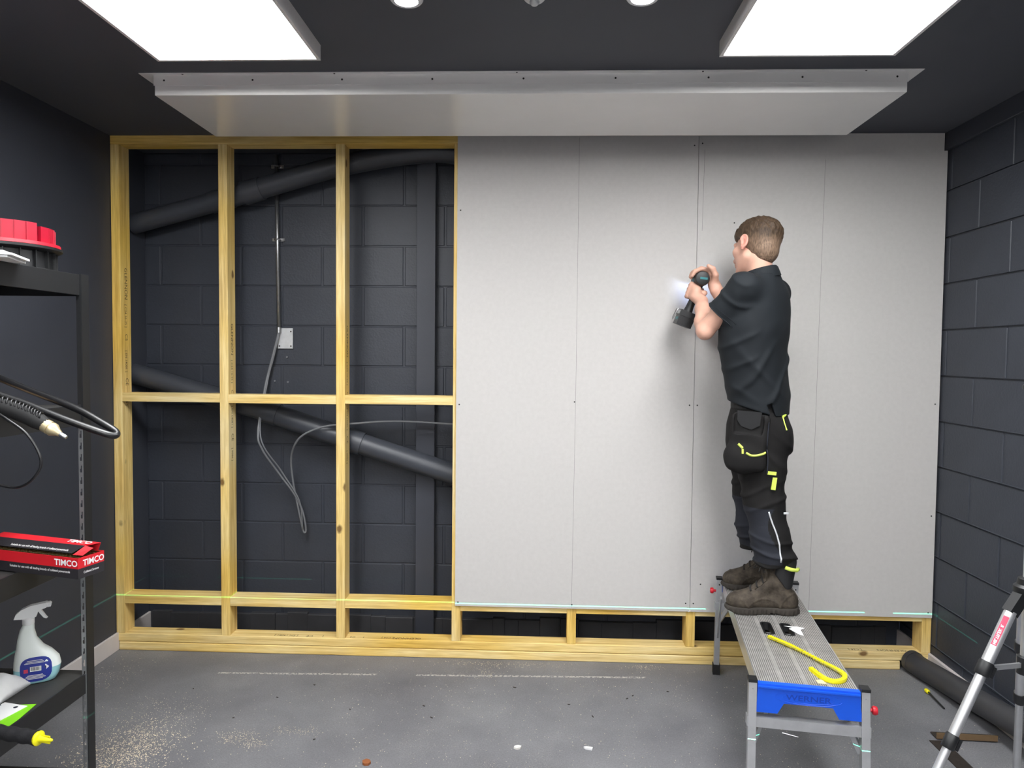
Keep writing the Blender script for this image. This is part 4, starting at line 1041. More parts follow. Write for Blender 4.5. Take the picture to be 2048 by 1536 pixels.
class SDF:
    def __init__(s, lo, hi, h):
        s.lo = np.array(lo, float); s.h = h
        s.n = np.ceil((np.array(hi)-s.lo)/h).astype(int)+1
        s.F = np.full(s.n, .2, np.float32)
    def _sub(s, lo, hi):
        a = np.clip(np.floor((np.array(lo)-s.lo)/s.h).astype(int), 0, s.n-1); b = np.clip(np.ceil((np.array(hi)-s.lo)/s.h).astype(int)+1, 1, s.n)
        sl = tuple(slice(i, j) for i, j in zip(a, b))
        ax = [(s.lo[k]+s.h*np.arange(a[k], b[k])).astype(np.float32) for k in range(3)]
        return sl, ax[0][:, None, None], ax[1][None, :, None], ax[2][None, None, :]
    def op(s, fn, lo, hi, k=.01, mode='u', pad=None):
        pad = (k*1.5+3*s.h) if pad is None else pad
        sl, X, Y, Z = s._sub(np.array(lo)-pad, np.array(hi)+pad)
        if 0 in s.F[sl].shape: return s
        d = fn(X, Y, Z).astype(np.float32); f = s.F[sl]
        d = np.broadcast_to(d, f.shape)
        if mode == 'u':
            hh = np.clip(.5+.5*(f-d)/k, 0, 1); s.F[sl] = f*(1-hh)+d*hh-k*hh*(1-hh)
        elif mode == 's':
            d = -d; hh = np.clip(.5-.5*(f-d)/k, 0, 1); s.F[sl] = f*(1-hh)+d*hh+k*hh*(1-hh)
        elif mode == 'i':
            hh = np.clip(.5-.5*(f-d)/k, 0, 1); s.F[sl] = f*(1-hh)+d*hh+k*hh*(1-hh)
        elif mode == 'add':
            s.F[sl] = f+d
        return s
    def cone(s, a, b, ra, rb, k=.01, mode='u', flat=None):
        a, b = np.array(a, float), np.array(b, float); ba = b-a; bb = max(ba@ba, 1e-12); R_ = max(ra, rb)
        def fn(X, Y, Z):
            t = np.clip(((X-a[0])*ba[0]+(Y-a[1])*ba[1]+(Z-a[2])*ba[2])/bb, 0, 1)
            return np.sqrt((X-a[0]-t*ba[0])**2+(Y-a[1]-t*ba[1])**2+(Z-a[2]-t*ba[2])**2)-(ra+(rb-ra)*t)
        return s.op(fn, np.minimum(a, b)-R_, np.maximum(a, b)+R_, k, mode)
    def chain(s, pts, rs, k=.01):
        for i in range(len(pts)-1): s.cone(pts[i], pts[i+1], rs[i], rs[i+1], k)
        return s
    def ell(s, c, r, M=None, k=.01, mode='u'):
        c, r = np.array(c, float), np.array(r, float); M = np.eye(3) if M is None else np.asarray(M, float)
        R_ = np.sqrt((M**2)@(r**2))
        def fn(X, Y, Z):
            p = [M[0, i]*(X-c[0])+M[1, i]*(Y-c[1])+M[2, i]*(Z-c[2]) for i in range(3)]
            k0 = np.sqrt(sum((p[i]/r[i])**2 for i in range(3))); k1 = np.sqrt(sum((p[i]/r[i]**2)**2 for i in range(3)))+1e-9
            return k0*(k0-1)/k1
        return s.op(fn, c-R_, c+R_, k, mode)
    def rbox(s, c, hs, M=None, rad=.01, k=.005, mode='u'):
        c, hs = np.array(c, float), np.array(hs, float); M = np.eye(3) if M is None else np.asarray(M, float)
        R_ = np.abs(M)@hs
        def fn(X, Y, Z):
            q = [np.abs(M[0, i]*(X-c[0])+M[1, i]*(Y-c[1])+M[2, i]*(Z-c[2]))-hs[i]+rad for i in range(3)]
            return np.sqrt(sum(np.maximum(v, 0)**2 for v in q))+np.minimum(np.maximum(np.maximum(q[0], q[1]), q[2]), 0)-rad
        return s.op(fn, c-R_, c+R_, k, mode)
    def stack(s, rows, k=.02, p=2.4, mode='u'):
        """rows of (z, cx, cy, half_left, half_front, facing degrees): lofted trunk"""
        T = np.array(rows, float); T = T[np.argsort(T[:, 0])]; zz = T[:, 0]; Rm = T[:, 3:5].max()
        zf = np.linspace(zz[0], zz[-1], 200)
        from_ = np.stack([np.interp(zf, zz, T[:, i]) for i in range(1, 6)])
        ker = np.hanning(25); ker /= ker.sum()
        sm = np.stack([np.convolve(np.pad(r_, 12, mode='edge'), ker, 'valid') for r_ in from_])
        def fn(X, Y, Z):
            z = np.clip(Z, zz[0], zz[-1]); cx, cy, a, b, ang = [np.interp(z, zf, sm[i]) for i in range(5)]
            cs, sn = np.cos(np.radians(ang)), np.sin(np.radians(ang))
            fx, fy = -cs, sn                 # forward
            lx, ly = -sn, -cs                # left
            u = ((X-cx)*lx+(Y-cy)*ly)/a; v = ((X-cx)*fx+(Y-cy)*fy)/b
            rr = (np.abs(u)**p+np.abs(v)**p)**(1/p)
            d = (rr-1)*np.minimum(a, b)*.95
            dz = np.maximum(np.maximum(zz[0]-Z, Z-zz[-1]), 0)
            return np.where(dz > 0, np.sqrt(np.maximum(d, 0)**2+dz**2), d)
        return s.op(fn, (T[:, 1].min()-Rm, T[:, 2].min()-Rm, zz[0]), (T[:, 1].max()+Rm, T[:, 2].max()+Rm, zz[-1]), k, mode)
    def half(s, p, n, k=.004, lo=None, hi=None):
        """keep the side against the normal"""
        p, n = np.array(p, float), nrm(n)
        end = s.lo+s.h*s.n
        return s.op(lambda X, Y, Z: (X-p[0])*n[0]+(Y-p[1])*n[1]+(Z-p[2])*n[2], s.lo if lo is None else lo, end if hi is None else hi, k, 'i', 0)
    def carve(s, p, n, lo, hi, k=.004):
        """cut away, inside lo..hi only, what lies beyond the plane"""
        p, n = np.array(p, float), nrm(n)
        return s.op(lambda X, Y, Z: (X-p[0])*n[0]+(Y-p[1])*n[1]+(Z-p[2])*n[2], lo, hi, k, 'i', 0)
    def wrinkle(s, fn, lo=None, hi=None):
        return s.op(fn, s.lo if lo is None else lo, s.lo+s.h*s.n if hi is None else hi, .01, 'add', 0)
    def mesh(s):
        F = s.F; F[0] = F[-1] = .2; F[:, 0] = F[:, -1] = .2; F[:, :, 0] = F[:, :, -1] = .2
        S = F < 0
        cnt = np.zeros(np.array(F.shape)-1, np.uint8)
        off = [(i, j, k) for i in (0, 1) for j in (0, 1) for k in (0, 1)]
        nx, ny, nz = cnt.shape
        for i, j, k in off: cnt += S[i:i+nx, j:j+ny, k:k+nz]
        act = (cnt > 0) & (cnt < 8)
        idx = np.argwhere(act); m = len(idx)
        P = np.zeros((m, 3)); W = np.zeros(m)
        for a in off:
            for ax in range(3):
                if a[ax]: continue
                b = list(a); b[ax] = 1
                fa = F[idx[:, 0]+a[0], idx[:, 1]+a[1], idx[:, 2]+a[2]]; fb = F[idx[:, 0]+b[0], idx[:, 1]+b[1], idx[:, 2]+b[2]]
                c = (fa < 0) != (fb < 0)
                t = np.where(c, fa/(fa-fb+1e-12), 0)
                q = np.tile(np.array(a, float), (m, 1)); q[:, ax] += t
                P[c] += q[c]; W[c] += 1
        V = s.lo+(idx+P/W[:, None])*s.h
        vid = np.full(cnt.shape, -1, np.int32); vid[act] = np.arange(m)
        Q = []
        for ax in range(3):
            sl0 = [slice(1, -1)]*3; sl1 = [slice(1, -1)]*3; sl0[ax] = slice(0, -1); sl1[ax] = slice(1, None)
            A, B = S[tuple(sl0)], S[tuple(sl1)]
            e = np.argwhere(A != B); 
            if not len(e): continue
            inside = A[e[:, 0], e[:, 1], e[:, 2]]
            g = e.copy()
            for q in range(3):
                if q != ax: g[:, q] += 1
            o1, o2 = [(1, 2), (2, 0), (0, 1)][ax]
            def cell(d1, d2):
                h_ = g.copy(); h_[:, o1] += d1; h_[:, o2] += d2; return vid[h_[:, 0], h_[:, 1], h_[:, 2]]
            q4 = np.stack([cell(-1, -1), cell(0, -1), cell(0, 0), cell(-1, 0)], 1)
            q4[~inside] = q4[~inside][:, ::-1]
            Q.append(q4)
        return V, np.concatenate(Q)

def solid(name, sdf, m, parent=None, origin=None, faces_mat=None):
    V, Q = sdf.mesh()
    if origin is None: origin = tuple((V.min(0)+V.max(0))/2)
    me = bpy.data.meshes.new(name)
    me.vertices.add(len(V)); me.vertices.foreach_set('co', (V-np.array(origin)).astype(np.float32).ravel())
    me.loops.add(len(Q)*4); me.loops.foreach_set('vertex_index', Q.astype(np.int32).ravel())
    me.polygons.add(len(Q)); me.polygons.foreach_set('loop_start', np.arange(0, len(Q)*4, 4, dtype=np.int32))
    me.update(calc_edges=True)
    for q in (m if isinstance(m, (list, tuple)) else [m]): me.materials.append(MATS[q])
    me.polygons.foreach_set('use_smooth', np.ones(len(Q), bool))
    if faces_mat is not None:
        me.polygons.foreach_set('material_index', faces_mat(V[Q].mean(1)).astype(np.int32))
    me.validate(); me.update()
    return link(name, me, parent, origin), V, Q

# ------------------------------------------------------------------ the man
from mathutils.bvhtree import BVHTree
SHL, SHR = np.array((.855, 3.03, 1.862)), np.array((1.062, 3.275, 1.862))
ELL, WRL = np.array((.722, 3.135, 1.690)), np.array((.752, 3.352, 1.832))
ELR, WRR = np.array((.955, 3.385, 1.640)), np.array((.826, 3.375, 1.886))
DRX, DRZ = .757, 1.940             # drill axis
HC = np.array((.955, 3.205, 2.062))  # head centre

def head_axes():
    f = nrm((-.50, .84, -.22)); l = nrm(np.cross((0, 0, 1), f)); up = np.cross(f, l)
    t = R(17)                          # leaning to his right
    l2 = l*math.cos(t)+up*math.sin(t); u2 = np.cross(f, l2)
    return np.stack([-l2, f, u2], 1)   # columns: right, forward, up

def person():
    M = head_axes()
    def H(x, y, z): return HC+M@np.array((x, y, z))
    g = SDF((.58, 2.90, .50), (1.26, 3.56, 2.24), .0034)
    # trunk and legs (all but the neck is under the clothes)
    g.stack([(1.22, .975, 3.19, .155, .10, 25), (1.36, .975, 3.185, .15, .10, 28), (1.60, .945, 3.165, .155, .10, 36), (1.78, .955, 3.155, .165, .105, 44), (1.86, .965, 3.155, .13, .085, 44), (1.92, .968, 3.165, .075, .065, 44)], .03)
    g.cone((.967, 3.17, 1.90), H(0, -.022, -.07), .056, .052, .025)
    for kx, pts in ((0, ((.965, 3.11, 1.26), (.985, 3.095, .95), (1.015, 3.07, .76))), (1, ((.985, 3.28, 1.26), (.99, 3.31, .95), (1.025, 3.34, .76)))):
        g.chain(pts, (.072, .05, .035), .03)
    # arms
    for S_, E_, W_ in ((SHL, ELL, WRL), (SHR, ELR, WRR)):
        d = nrm(W_-E_)
        g.chain((S_, S_*.55+E_*.45, E_), (.054, .044, .036), .02)
        g.chain((E_, E_+(W_-E_)*.28, E_+(W_-E_)*.72, W_), (.036, .040, .031, .0265), .02)
    # bony elbow
    g.ell(ELL+np.array((-.006, -.012, -.012)), (.024, .024, .024), None, .02)
    # left hand round the pistol grip
    ga = nrm((-.045, .008, -.13)); G = np.array((.741, 3.415, 1.876))
    fw = nrm(np.array((0, 1., 0))-ga*(ga@np.array((0, 1., 0)))); rt = np.cross(fw, -ga)
    rt = nrm(rt if rt[0] > 0 else -rt)
    def hp(r, f, a): return G+rt*r+fw*f-ga*a
    g.chain((WRL, hp(-.004, -.038, -.018), hp(-.012, -.032, .004)), (.0265, .026, .022), .016)
    for i, (a, rr, L) in enumerate(((.030, .0098, 1.0), (.011, .0102, 1.06), (-.008, .0098, 1.0), (-.026, .0085, .88))):
        kn = hp(-.036, -.014, a); p1 = hp(-.0345, .024*L, a-.002); p2 = hp(.002, .035*L, a-.003); p3 = hp(.026, .022, a-.004)
        g.cone(hp(-.008, -.032, a*.6), kn, .0165, .0128, .012)
        g.chain((kn, p1, p2, p3), (.0125, rr+.0005, rr, rr*.85), .005)
    g.chain((hp(.008, -.036, -.016), hp(.026, -.030, .006), hp(.035, -.008, .012), hp(.034, .016, .010)), (.018, .0135, .0115, .0095), .008)
    # right hand over the motor housing
    def dp(ang, r, y): return np.array((DRX+r*math.cos(R(ang)), y, DRZ+r*math.sin(R(ang))))
    pc = np.array((.812, 3.40, 1.938))
    g.chain((WRR, (.818, 3.388, 1.912), pc), (.0262, .025, .022), .016)
    for i, (y, rr, sp_) in enumerate(((3.378, .0098, 162), (3.398, .0102, 170), (3.419, .0098, 164), (3.438, .0086, 150))):
        kn = dp(47, .054, y+.004); p1 = dp(92, .0475, y); p2 = dp(132, .0465, y+.002); p3 = dp(sp_, .0455, y+.003)
        g.cone(pc+np.array((-.002, (y-3.40)*.6, .004)), kn, .0185, .0125, .012)
        g.chain((kn, p1, p2, p3), (.0122, rr+.0006, rr, rr*.85), .005)
    g.chain(((.818, 3.374, 1.925), (.814, 3.352, 1.955), (.800, 3.345, 1.982), (.779, 3.344, 1.996)), (.018, .0135, .0115, .009), .008)
    # head
    g.ell(H(0, -.012, .028), (.077, .097, .086), M, .02)
    g.ell(H(0, .035, -.028), (.064, .066, .085), M, .02)
    g.cone(H(.046, .005, -.062), H(.014, .072, -.098), .022, .018, .02); g.cone(H(-.046, .005, -.062), H(-.014, .072, -.098), .022, .018, .02)
    g.ell(H(0, .083, -.096), (.02, .016, .016), M, .015)
    g.cone(H(0, .094, .012), H(0, .118, -.028), .008, .013, .010)                      # nose
    g.cone(H(.011, .106, -.034), H(-.011, .106, -.034), .008, .008, .006)
    g.cone(H(.045, .080, .022), H(.012, .096, .020), .010, .010, .012); g.cone(H(-.045, .080, .022), H(-.012, .096, .020), .010, .010, .012)
    for sx in (-1, 1):
        g.ell(H(sx*.031, .094, .004), (.017, .014, .012), M, .008, 's')
        g.ell(H(sx*.031, .083, .004), (.0125, .0125, .0125), M, .002)                   # eyeball
        g.cone(H(sx*.019, .0945, .012), H(sx*.043, .088, .010), .0035, .0035, .003)     # lid
        g.ell(H(sx*.05, .062, -.022), (.02, .02, .018), M, .02)                         # cheek
    g.cone(H(.018, .098, -.060), H(-.018, .098, -.060), .0065, .0065, .005); g.cone(H(.015, .097, -.070), H(-.015, .097, -.070), .0065, .0065, .005)
    g.cone(H(.022, .109, -.0655), H(-.022, .109, -.0655), .0022, .0022, .003, 's')
    # ears
    for sx in (-1, 1):
        tl = R(18)
        A = np.stack([nrm(M[:, 0]*sx*math.cos(tl)-M[:, 1]*math.sin(tl)), nrm(M[:, 1]*math.cos(tl)+M[:, 0]*sx*math.sin(tl)), M[:, 2]], 1)
        c = H(sx*.083, -.010, -.010)
        g.ell(c, (.0075, .017, .030), A, .006)
        ring = []
        for k in range(15):
            a = R(-120+k*20); ring.append(c+A@np.array((.004, .0165*math.cos(a)*-1, .028*math.sin(a)+.002)))
        for p, q in zip(ring[:-1], ring[1:]): g.cone(p, q, .0042, .0042, .003)
        g.ell(c+A@np.array((.008, .003, -.002)), (.007, .009, .015), A, .004, 's')
        g.ell(c+A@np.array((-.001, .006, -.030)), (.006, .009, .009), A, .006)
    lob = [H(sx*.083, -.010, -.010) for sx in (-1, 1)]
    def fm(P):
        d = np.minimum(np.linalg.norm(P-lob[0], axis=1), np.linalg.norm(P-lob[1], axis=1))
        return (d < .037).astype(int)
    body, V, Q = solid('person', g, ['skin', 'ear_skin'], None, (1.0, 3.2, PZ), fm)
    tag(body, 'man in black work clothes on the platform, driving a screw into the plasterboard', 'person')
    del g

    # ---- hair: longer on top, clipped short at the sides and nape
    g = SDF(HC-.17, HC+.17, .0026)
    g.ell(H(0, -.014, .034), (.0815, .1015, .0905), M, .01)
    g.ell(H(0, .02, .060), (.066, .078, .068), M, .02)
    g.ell(H(0, -.050, -.036), (.057, .056, .062), M, .02)
    def hn(X, Y, Z):
        x = M[0, 0]*(X-HC[0])+M[1, 0]*(Y-HC[1])+M[2, 0]*(Z-HC[2]); y = M[0, 1]*(X-HC[0])+M[1, 1]*(Y-HC[1])+M[2, 1]*(Z-HC[2]); z = M[0, 2]*(X-HC[0])+M[1, 2]*(Y-HC[1])+M[2, 2]*(Z-HC[2])
        top = np.clip((z-.012)/.05, 0, 1)
        st = np.sin(x*260+np.sin(y*60)*2.5+z*60)*np.sin(y*95+x*70+np.sin(z*90)*1.5)
        return (-.0055*top-.0035)+(.0030*top+.0006)*st
    g.wrinkle(hn)
    # hairline: lower at the nape, rising round the ears to the forehead
    for (p, n) in (((0, .078, .045), (0, .95, -.30)), ((0, -.06, -.094), (0, .40, -.92))): g.half(H(*p), M@np.array(n), .006)
    for sx in (-1, 1):
        g.ell(H(sx*.090, -.004, -.026), (.024, .028, .046), M, .006, 's')
        g.ell(H(sx*.075, .065, -.034), (.05, .058, .07), M, .008, 's')
        g.ell(H(sx*.082, -.040, -.088), (.036, .036, .036), M, .012, 's')
    def hm(P):
        q = (P-HC)@M
        return ((q[:, 2]+.18*np.abs(q[:, 0])-.12*q[:, 1]) < .030).astype(int)
    solid('hair', g, 'hair_fade', body)
    del g

    # ---- polo shirt
    g = SDF((.62, 2.86, 1.28), (1.24, 3.50, 2.02), .0045)
    g.stack([(1.325, .975, 3.185, .178, .128, 27), (1.40, .975, 3.185, .178, .130, 29), (1.50, .955, 3.175, .176, .130, 33), (1.60, .940, 3.168, .180, .134, 36), (1.70, .940, 3.158, .186, .136, 40), (1.78, .944, 3.155, .184, .130, 43), (1.85, .955, 3.155, .168, .112, 44), (1.90, .964, 3.16, .122, .088, 44), (1.935, .967, 3.165, .082, .075, 44)], .03)
    se = SHL+(ELL-SHL)*.60; d = nrm(ELL-SHL)
    ser = SHR+(ELR-SHR)*.58; dr = nrm(ELR-SHR)
    for S_, e_, d_, w_ in ((SHL, se, d, np.array((.03, .035, .002))), (SHR, ser, dr, np.array((-.03, -.035, .002)))):
        g2 = SDF((.62, 2.86, 1.28), (1.24, 3.50, 2.02), .0045)
        g2.cone(S_+w_, S_, .066, .066, .03); g2.cone(S_, e_+d_*.03, .066, .061, .03)
        g2.half(e_, d_, .003)
        kk = .03; hh = np.clip(.5+.5*(g.F-g2.F)/kk, 0, 1); g.F = g.F*(1-hh)+g2.F*hh-kk*hh*(1-hh)
    def wr(X, Y, Z):
        low = np.clip((1.72-Z)/.25, 0, 1)
        a = (X-.95)*.75+(Z-1.5)*.66          # diagonal drapes across the back
        b = (X-.95)*.55-(Z-1.55)*.83+(Y-3.1)*.3
        rg = lambda t: np.exp(-(np.sin(t)/.42)**2)*.8       # rounded fold crests, always outward
        back = np.clip((X-.88+.4*(1.6-Z))/.06, 0, 1)
        w1 = rg(a*25+np.sin(Z*9)*.8+Y*3)*.0085*low*np.clip((Z-1.37)/.06, 0, 1)*np.sin(X*9+Z*6+.4)**2
        w2 = rg(b*21+np.sin(X*12+Z*5)*.9+.6)*.0095*np.clip((1.69-Z)/.12, 0, 1)*np.clip((Z-1.36)/.04, 0, 1)*back*np.clip(.25+np.sin(X*14-Z*9)**2, 0, 1)
        w3 = rg((X*.25+Z*.85-Y*.55)*34+np.sin(X*25)*.5)*.0065*np.clip((.90-X)/.05, 0, 1)*np.clip((Z-1.755+.4*(X-.8))/.03, 0, 1)
        w4 = rg((X-Y)*17+np.sin(Z*13)*.8)*.004*np.clip((Z-1.62)/.1, 0, 1)*np.clip((1.9-Z)/.1, 0, 1)
        w5 = rg((X*.5-Z*1.0)*30+2.1)*.0055*np.clip((.93-X)/.05, 0, 1)*np.clip((1.74-Z)/.05, 0, 1)*np.clip((Z-1.45)/.1, 0, 1)
        return -(w1+w2+w3+w4+w5)+.003
    g.wrinkle(wr)
    # straight hems
    g.half((.97, 3.18, 1.348), (-.27, .10, -.95), .004)
    # side vent on his left
    g.rbox((.985, 3.035, 1.335), (.010, .06, .045), np.stack([nrm((.93, 0, .36)), (0, 1, 0), nrm((-.36, 0, .93))], 1), .002, .003, 's')
    nb = np.array((.966, 3.172, 1.955))
    g.cone((.966, 3.17, 1.92), H(0, -.02, -.06), .062, .060, .006, 's')
    shirt, SV, SQ = solid('polo_shirt', g, 'shirt_cloth', body)
    shirt['label'] = 'black short sleeved polo shirt'
    del g
    # collar: a standing band folded over
    na = nrm(H(0, -.022, -.07)-np.array((.967, 3.17, 1.90))); e1 = nrm(np.cross(na, (0, 1, 0))); e2 = np.cross(na, e1)
    fwd = nrm(M[:, 1]-na*(M[:, 1]@na)); sd = np.cross(na, fwd)
    cb = np.array((.9665, 3.168, 1.928))
    mb = MB(); nn = 44; P = []
    secs = [(.000, .066, -.006), (.030, .0655, .0), (.036, .068, .0), (.030, .0735, .0), (.004, .0815, .0), (-.010, .085, -.0), (-.008, .080, .0), (.022, .070, .0), (.030, .0625, .0), (.0, .0615, .0)]
    for h, r_, _ in secs:
        for k in range(nn+1):
            a = R(22+316*k/nn)
            back = .5-.5*math.cos(a); pt = cb+na*(h*(.55+.45*back)+.012*back-.004)+(fwd*math.cos(a)*1.0+sd*math.sin(a)*.98)*r_
            P.append(tuple(pt))
    m_ = nn+1; F = []
    for i in range(len(secs)):
        j = (i+1) % len(secs); F += [(i*m_+k, i*m_+k+1, j*m_+k+1, j*m_+k) for k in range(nn)]
    F += [tuple(i*m_ for i in range(len(secs))), tuple(i*m_+nn for i in range(len(secs)))[::-1]]
    mb.add(P, F).build('collar', 'shirt_cloth', shirt, smooth=True, auto=60)
    sb = BVHTree.FromPolygons([tuple(v) for v in SV], [tuple(q) for q in SQ])
    # sleeve hem and shoulder seam as stitched ridges
    def ring(bvh, c, ax, r0, r, name, m, par, off=.0006, n=40):
        ax = Vector(ax).normalized(); u = ax.orthogonal().normalized(); v = ax.cross(u); pts = []
        for k in range(n):
            a = 2*math.pi*k/n; dd = u*math.cos(a)+v*math.sin(a)
            h = bvh.ray_cast(Vector(c)+dd*r0, -dd)
            if h[0] is not None: pts.append(h[0]+dd*off)
        if len(pts) > 5: return MB().tube(pts, r, 6, closed=True).build(name, m, par, smooth=True)
    ring(sb, se-d*.005, d, .12, .0022, 'sleeve_hem', 'shirt_cloth', shirt); ring(sb, se-d*.024, d, .12, .0011, 'sleeve_hem', 'shirt_cloth', shirt)

    # ---- trousers
    g = SDF((.74, 2.92, .60), (1.24, 3.50, 1.47), .0045)
    g.stack([(1.12, .972, 3.195, .150, .118, 20), (1.20, .972, 3.195, .176, .134, 22), (1.28, .975, 3.192, .176, .134, 24), (1.36, .975, 3.187, .160, .114, 27), (1.41, .968, 3.182, .150, .102, 29)], .03)
    g.chain(((.968, 3.105, 1.24), (.968, 3.098, 1.10), (.978, 3.09, .95), (1.005, 3.075, .80), (1.015, 3.068, .715)), (.108, .098, .084, .079, .080), .03)
    g.chain(((.985, 3.285, 1.24), (.985, 3.300, 1.10), (.990, 3.318, .95), (1.01, 3.335, .80), (1.025, 3.345, .715)), (.106, .094, .080, .076, .076), .03)
    # seat
    g.ell((1.03, 3.18, 1.22), (.085, .15, .095), None, .04)
    # gathered bottoms
    g.ell((1.035, 3.066, .725), (.074, .078, .034), None, .02); g.ell((1.045, 3.35, .735), (.066, .066, .032), None, .02)
    def wt(X, Y, Z):
        ank = np.clip((.86-Z)/.12, 0, 1); kn = np.clip(1-np.abs(Z-.98)/.12, 0, 1); th = np.clip(1-np.abs(Z-1.16)/.14, 0, 1)
        a = Z+.35*(X-1.0)*np.sign(3.2-Y); 
        rg = lambda t: np.exp(-(np.sin(t)/.42)**2)*.8
        w1 = rg(a*55+np.sin(X*20+Y*11)*.9)*.011*ank
        w2 = rg((Z-.5*(X-.98))*40+np.sin(X*18)*.7)*.008*kn
        w3 = rg((Z*.8+.65*(X-.95))*34+np.sin(Y*16)*.6)*.009*th*np.clip((X-.94)/.05, 0, 1)
        w4 = rg(X*22+Z*6+np.sin(Z*16)*.7)*.004
        return -(w1+w2+w3+w4)+.0035
    g.wrinkle(wt)
    g.half((1.02, 3.07, .685), (.10, 0, -1), .006)
    # hollow bottoms so that the boot shafts pass inside
    def fm2(P):
        near = P[:, 1] < 3.2
        shin = (P[:, 2] < .935) & (P[:, 0] < 1.0+.03*np.sin(P[:, 2]*20)) & (P[:, 2] > .70)
        return shin.astype(int)
    tr, TV, TQ = solid('work_trousers', g, ['trouser_cloth', 'trouser_panel'], body, None, fm2)
    tr['label'] = 'black work trousers with lime zips and pale piping'
    del g
    tb = BVHTree.FromPolygons([tuple(v) for v in TV], [tuple(q) for q in TQ])
    def side(x, z, y0=2.6):
        h = tb.ray_cast(Vector((x, y0, z)), Vector((0, 1, 0)))
        return h[0] if h[0] is not None else Vector((x, 3.05, z))
    def strip(pts, w_, name, m, par, t=.002):
        ps = [side(x, z) for x, z in spline2(pts, 6)]
        mb = MB()
        for p, q in zip(ps[:-1], ps[1:]):
            p, q = p+Vector((0, -.001, 0)), q+Vector((0, -.001, 0))
            mb.beam(p, q+(q-p)*.08, t*2, w_, up=Vector((1, 0, 0)) if abs((q-p).normalized().z) > .7 else Vector((0, 0, 1)))
        return mb.build(name, m, par)
    def spline2(pts, n):
        return [(v.x, v.z) for v in spline([(x, 0, z) for x, z in pts], n)]
    strip([(.975, .93), (.992, .88), (1.012, .82), (1.025, .76), (1.03, .715)], .007, 'reflective_piping', 'reflective_piping', tr, .0015) if False else None
    ps = [side(x, z) for x, z in spline2([(.972, .925), (.985, .885), (1.005, .83), (1.018, .77), (1.022, .715)], 6)]
    MB().tube([p+Vector((0, -.0005, 0)) for p in ps], .0035, 6).build('reflective_piping', 'reflective_piping', tr, smooth=True)
    ps = [side(x, z) for x, z in spline2([(1.035, 1.322), (1.06, 1.328), (1.085, 1.334), (1.105, 1.338)], 4)]
    MB().tube([p+Vector((0, -.001, 0)) for p in ps], .0065, 6).build('pocket_zip', 'lime_trim', tr)
    p = side(1.04, 1.295); MB().tube([side(1.038, 1.32), p, side(1.046, 1.268)], [.004, .003, .004], 6).build('zip_pull', 'lime_trim', tr)
    p = side(.978, 1.09); MB().obox(p+Vector((0, -.002, 0)), (1, 0, -.1), (.1, 0, 1), (0, 1, 0), .018, .007, .003).build('pocket_trim', 'lime_trim', tr)
    p = side(.990, 1.045); MB().obox(p+Vector((0, -.002, 0)), (1, 0, -.1), (.12, 0, 1), (0, 1, 0), .009, .026, .003).build('lime_tab', 'lime_trim', tr)
    p = side(1.045, .915); MB().obox(p+Vector((0, -.0015, 0)), (1, 0, 0), (0, 0, 1), (0, 1, 0), .018, .004, .002).build('woven_label', 'reflective_piping', tr)
    # belt
    bp = []
    for k in range(36):
        a = 2*math.pi*k/36; dd = Vector((math.cos(a), math.sin(a), 0)); h = tb.ray_cast(Vector((.968, 3.185, 1.372))+dd*.4, -dd)
        if h[0] is not None: bp.append(h[0]+dd*.001)
    mb = MB()
    for i in range(len(bp)):
        p, q = bp[i], bp[(i+1) % len(bp)]; mb.beam(p, q+(q-p)*.05, .006, .036)
    mb.build('belt', 'black_rubber', tr)
    # holster pocket hanging at his left front
    A = np.stack([nrm((.965, -.20, -.10)), nrm((.20, .98, 0)), nrm(np.cross(nrm((.965, -.20, -.10)), nrm((.20, .98, 0))))], 1)
    hc = np.array((.880, 3.012, 1.205))
    g = SDF(hc-.17, hc+.17, .0038)
    g.rbox(hc+A@np.array((.0, 0, .012)), (.078, .026, .120), A, .022, .01)
    g.ell(hc+A@np.array((-.012, -.002, -.058)), (.080, .030, .066), A, .02)
    g.rbox(hc+A@np.array((-.008, -.014, .118)), (.058, .016, .075), A, .012, .004, 's')     # open mouth
    g.rbox(hc+A@np.array((-.008, -.026, .150)), (.052, .025, .062), A, .012, .01, 's')
    g.wrinkle(lambda X, Y, Z: np.sin(Z*60+X*20)*.0014+np.sin(X*55+Z*25)*.0012)
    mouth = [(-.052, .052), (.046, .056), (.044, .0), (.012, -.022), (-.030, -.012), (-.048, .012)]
    po, PV_, PQ_ = solid('holster_pocket', g, 'trouser_cloth', tr)
    pb = BVHTree.FromPolygons([tuple(v) for v in PV_], [tuple(q) for q in PQ_])
    MB().prism(mouth, tuple(hc+A@np.array((-.006, -.004, .088))), tuple(A[:, 0]), tuple(A[:, 2]), tuple(A[:, 1]), .004).build('mouth_shade', 'pocket_shade', po)  # dark patch standing in for the shade inside the open pocket
    def pside(x, z):
        h = pb.ray_cast(Vector((x, 2.6, z)), Vector((0, 1, 0))); return (h[0] if h[0] is not None else Vector((x, 2.985, z)))+Vector((0, -.001, 0))
    MB().tube([pside(x, z) for x, z in spline2([(.866, 1.176), (.885, 1.166), (.905, 1.166), (.93, 1.172), (.944, 1.178)], 5)], .0048, 6).build('pocket_zip', 'lime_trim', po)
    MB().tube([pside(x, z) for x, z in ((.836, 1.212), (.845, 1.203), (.853, 1.195))], .0055, 6).build('zip_pull', 'lime_trim', po)
    MB().tube([pside(.853, 1.192), pside(.852, 1.172)], .0045, 6).build('zip_pull', 'lime_trim', po)
    MB().tube([pside(x, z) for x, z in spline2([(.955, 1.305), (.952, 1.22), (.957, 1.14), (.955, 1.09)], 6)], .003, 6).build('seam_piping', 'trouser_panel', po)

